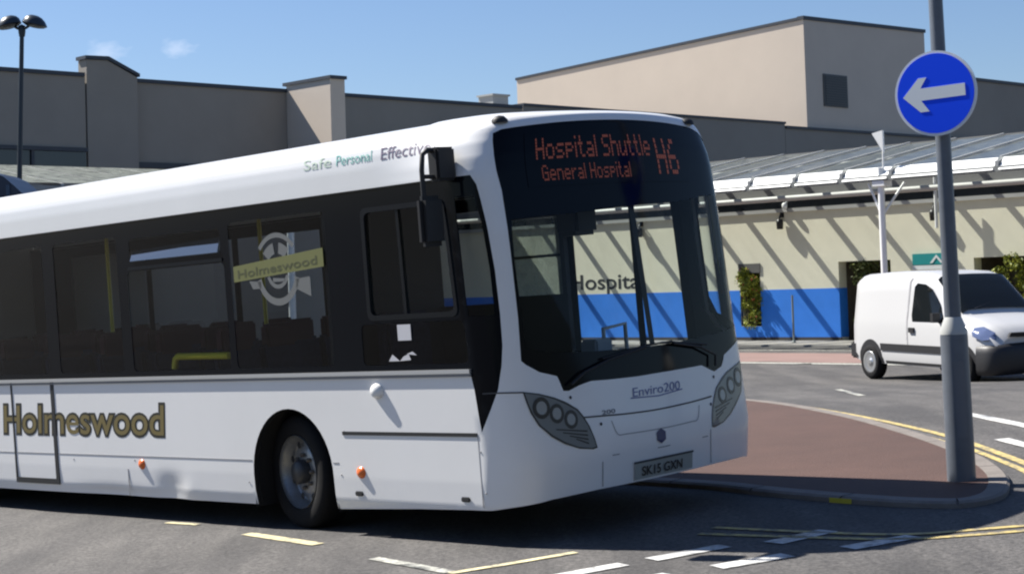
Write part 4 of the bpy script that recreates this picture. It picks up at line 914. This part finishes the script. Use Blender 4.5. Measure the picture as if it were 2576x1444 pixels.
fstripe([(-.28, .833), (0, .820), (.26, .838)], .008, mat('blue_wordmark', (.05, .07, .22), .5), 'wordmark_swoosh', o_=.004)
m1 = MB(); hexa = [(-.031 + .052 * math.cos(math.pi / 3 * k + .5), .558 + .05 * math.sin(math.pi / 3 * k + .5)) for k in range(6)]; f6 = FN(.006)
m1.add([f6(*p) for p in hexa], [tuple(range(6))]); m1.build('maker_emblem', mat('dark_blue_emblem', (.03, .04, .12), .35), bus, fixn=False)
plf = [(-.30, .302), (.30, .302), (.30, .408), (-.30, .408)]
m1 = MB(); f = FN(.012); m1.add([f(u, v) for u, v in plf], [(0, 1, 2, 3)]); pl = m1.build('number_plate', mat('white_number_plate', (.30, .32, .30), .4), bus, fixn=False)
text_on('SK15 GXN', FN(.0135), -.235, .322, .42, .062, .02).build('plate_characters', mat('black_plate_letters', (.012, .012, .012), .5), pl, fixn=False)
fstripe([(-.31, .413), (0, .415), (.31, .413)], .014, GAP, 'plate_frame', pl, .013)
for s, z in ((-.80, .895), (-.575, .70), (.575, .70), (.66, .88)):
    m1 = MB(); f = FN(.004); m1.add([f(s + .011 * math.cos(k * math.pi / 4), z + .011 * math.sin(k * math.pi / 4)) for k in range(8)], [tuple(range(8))]); m1.build('washer_jet', RUBBER, bus, fixn=False)
for s, z in ((-1.12, 2.675), (.96, 2.65)):
    p = BP(s, z); m1 = MB(); m1.lathe([(0, .028), (.03, .022), (.05, .0), (.052, -.02)], 2, 14, tuple(p)); m1.v = [(a, p.y + (b_ - p.y) * 1.1, c_) for a, b_, c_ in m1.v]; m1.build('roof_marker_light', RUBBER, bus)
# wipers
for pts in (((-.80, .975), (-.68, 1.04), (-.45, 1.10), (-.1, 1.15)), ((.66, .955), (.68, 1.03), (.5, 1.10), (.2, 1.15))):
    m1 = MB(); f = FN(.03); m1.tube([f(*p) for p in pts], .009, 6); wp = m1.build('wiper', RUBBER, bus)
    s0 = pts[-1][0]; sg_ = 1 if pts[0][0] < 0 else -1
    m1 = MB(); f = FN(.018); m1.tube([f(s0 - sg_ * .4, 1.11), f(s0, 1.16), f(s0 + sg_ * .3, 1.165)], .007, 6); m1.build('wiper_blade', RUBBER, wp)
# offside mirror on its looped arm
mr_ = MB(); mp_ = BP(sx_(1.78), 2.47)
m1 = MB(); m1.box((1.70, -1.40, 2.33), (1.80, -1.235, 2.545)); mir = m1.build('mirror', RUBBER, bus, bevel=.015)
m1 = MB(); m1.tube([(1.75, -1.37, 2.52), (1.75, -1.43, 2.53), (1.745, -1.475, 2.50), (1.74, -1.485, 2.40), (1.74, -1.485, 2.1)], .017, 10); m1.tube([(1.74, -1.48, 2.36), (1.75, -1.38, 2.36)], .015, 10); m1.build('mirror_arm', RUBBER, mir)
m1 = MB(); m1.box((1.70, -1.54, 1.92), (1.78, -1.34, 2.24)); m1.build('mirror_head', RUBBER, mir, bevel=.03)
# nearside panes, entrance door
npan = [rect_near(-1.2, .30, 1.17, 2.24), rect_near(-2.55, -1.3, 1.17, 2.24), rect_near(-3.9, -2.65, 1.17, 2.24), rect_near(-5.4, -4.0, 1.17, 2.24), rect_near(-6.9, -5.5, 1.17, 2.24)]
bpatch('window_band', band_near, npan, BLACKG, off=-.004)
for p in npan: bpatch('side_window', p, [], NSG, off=-.008)
leaf = [rect_near(.50, 1.10, .36, 2.27), rect_near(1.17, 1.58, .36, 2.27)]
dr_ = bpatch('entrance_door', door_near, leaf, mat('dark_grey_window_frame', (.005, .006, .008), .5, spec=.15), off=-.01)
for p in leaf: bpatch('door_glass', p, [], NSG, dr_, off=-.014)

# wheels
RIM = mat('silver_steel_wheel', (.27, .275, .28), .35, metal=.6, noise=.15, nscale=14); HUB = mat('dark_hub', (.035, .036, .038), .5)
def wheel(x, y, steer, outer_sgn):
    M_ = Matrix.Translation((x, y, .405)) @ Matrix.Rotation(steer, 4, 'Z')
    d = outer_sgn; R_ = .415
    m1 = MB(); m1.lathe([(.25, .10 * d), (.275, .125 * d), (.31, .133 * d), (.36, .132 * d), (.395, .118 * d), (.41, .09 * d), (R_, .06 * d), (R_, -.06 * d), (.40, -.11 * d), (.3, -.12 * d), (.25, -.1 * d)], 1, 56)
    ty = m1.build('wheel', TY, bus); ty.matrix_local = M_
    m1 = MB(); m1.lathe([(.262, .128 * d), (.266, .118 * d), (.25, .10 * d), (.235, .03 * d), (.225, .015 * d), (.17, .05 * d), (.14, .062 * d), (.0, .062 * d)], 1, 44)
    m1.cur = 1
    for k in range(8):
        a = 2 * math.pi * k / 8; c_ = (.118 * math.cos(a), 0, .118 * math.sin(a)); m1.lathe([(.015, .05 * d), (.015, .09 * d), (.0, .095 * d)], 1, 8, c_)
    m1.cur = 2
    for k in range(8):
        a = 2 * math.pi * (k + .5) / 8; c_ = (.198 * math.cos(a), 0, .198 * math.sin(a)); m1.lathe([(.026, .055 * d), (0, .056 * d)], 1, 10, c_)
    r_ = m1.build('rim', [RIM, mat('rusty_nuts', (.12, .10, .08), .6), RUBBER], ty)
    m1 = MB(); m1.lathe([(.085, .06 * d), (.085, .12 * d), (.07, .14 * d), (0, .145 * d)], 1, 22); m1.build('hub', HUB, ty)
st_ = math.radians(-9)
wheel(-.185, -1.0, st_, -1); wheel(-.185, 1.0, st_, 1); wheel(AXR, -1.06, 0, -1); wheel(AXR, 1.06, 0, 1)
for xc in (AX, AXR):
    for sgn in (-1, 1):
        m1 = MB(); vs = []; k_ = 20
        for i in range(k_ + 1):
            a = math.pi * min(1, max(0, (i - 1) / (k_ - 2)))
            for yy in (1.238, .62): vs.append((xc + .47 * math.cos(a), sgn * yy, .16 if i in (0, k_) else .40 + .49 * math.sin(a)))
        m1.add(vs, [(2 * i, 2 * i + 1, 2 * i + 3, 2 * i + 2) for i in range(k_)], True); m1.box((xc - .48, sgn * .60 - .01, .16), (xc + .48, sgn * .60 + .01, .9)); m1.build('wheel_arch_liner', RUBBER, bus)
        for side_x in (-1, 1):
            pass
# interior: dash, steering wheel, driver's seat, cab screen, seats, poles
m1 = MB(); m1.prism([(1.45, -1.15, .36), (1.45, -1.15, 1.0), (1.72, -1.15, 1.12), (2.02, -1.15, 1.10), (2.02, -1.15, .36)], (0, 1.25, 0)); m1.build('dashboard', LINING, bus)
m1 = MB(); m1.prism([(1.62, .11, .36), (1.62, .11, 1.02), (1.95, .11, 1.04), (2.06, .11, .36)], (0, 1.0, 0)); m1.build('dashboard', LINING, bus)
m1 = MB(); vs = []
for k in range(25):
    a = 2 * math.pi * k / 24; vs.append((1.38 + .12 * math.sin(a), -.62 + .22 * math.cos(a), 1.16 + .19 * math.sin(a)))
m1.tube(vs, .016, 8, False); m1.tube([(1.38, -.62, 1.16), (1.6, -.62, .95)], .025, 8); m1.build('steering_wheel', RUBBER, bus)
SEATM = mat('blue_moquette', (.012, .016, .045), .9, noise=.4, nscale=30); REDM = mat('red_headrest', (.06, .008, .012), .8)
m1 = MB(); m1.box((.55, -.88, .72), (1.02, -.40, .86)); m1.box((.45, -.86, .86), (.58, -.42, 1.5)); m1.box((.6, -.8, .36), (.95, -.48, .72)); m1.build('driver_seat', SEATM, bus, bevel=.03)
m1 = MB(); m1.box((.34, -1.18, .36), (.38, -.10, 2.3)); m1.box((.38, -.14, .36), (1.4, -.10, 1.15)); m1.build('cab_partition', LINING, bus)
m1 = MB(); m1.add([(1.08, -.12, 1.54), (1.62, -.12, 1.54), (1.62, -.12, 2.08), (1.08, -.12, 2.08)], [(0, 1, 2, 3)]); cs_ = m1.build('cab_screen', glass('mottled_cab_screen', (.45, .52, .52), .5, .1, 1.3, .5), bus, fixn=False)  # half-clear grey pane with random pale mottling
m1 = MB(); m1.box((1.04, -.135, 1.50), (1.66, -.105, 1.54)); m1.box((1.04, -.135, 2.08), (1.66, -.105, 2.42)); m1.box((1.08, -.13, 1.80), (1.62, -.11, 1.82)); m1.box((1.62, -.14, 1.54), (1.66, -.1, 2.08)); m1.build('screen_frame', LINING, cs_)
m1 = MB(); m1.box((.38, -.14, 1.15), (1.66, -.10, 1.50)); m1.build('cab_door', LINING, bus)
m1 = MB(); m1.box((1.46, .16, 1.06), (1.62, .34, 1.20)); m1.build('ticket_machine', mat('grey_machine_casing', (.3, .31, .33), .5), bus, bevel=.015)
m1 = MB(); m1.tube([(1.5, .38, 1.0), (1.5, .38, 1.26), (1.5, .62, 1.28), (1.5, .62, 1.0)], .016, 8); m1.build('pale_rail', mat('pale_grey_rail_paint', (.5, .5, .48), .4), bus)
m1 = MB(); m1.box((1.66, -.22, 1.93), (1.86, .02, 2.35)); m1.build('ticket_camera', RUBBER, bus, bevel=.03)
for k in range(7):
    for sgn in (-1, 1):
        x = -.95 - k * .82
        for yy in (.42, .85):
            y = sgn * yy; m1 = MB(); m1.box((x - .22, y - .2, .70), (x + .22, y + .2, .80)); m1.prism([(x - .24, y - .2, .80), (x - .15, y - .2, .80), (x - .22, y - .2, 1.30), (x - .30, y - .2, 1.30)], (0, .4, 0)); se = m1.build('seat', SEATM, bus, bevel=.02)
            m1 = MB(); m1.box((x - .31, y - .15, 1.28), (x - .21, y + .15, 1.46)); m1.build('headrest', REDM, se, bevel=.02)
YP = mat('yellow_handrail', (.85, .72, .06), .35)
m1 = MB(); m1.tube([(-1.53, -1.20, 1.18), (-1.51, -1.20, 1.25), (-1.46, -1.21, 1.272), (-.80, -1.21, 1.265)], .027, 8); m1.build('handrail', YP, bus)
for x, y in ((-2.2, .22), (-3.9, -.22)):
    m1 = MB(); m1.tube([(x, y, .36), (x, y, 2.42)], .018, 8); m1.build('grab_pole', YP, bus)
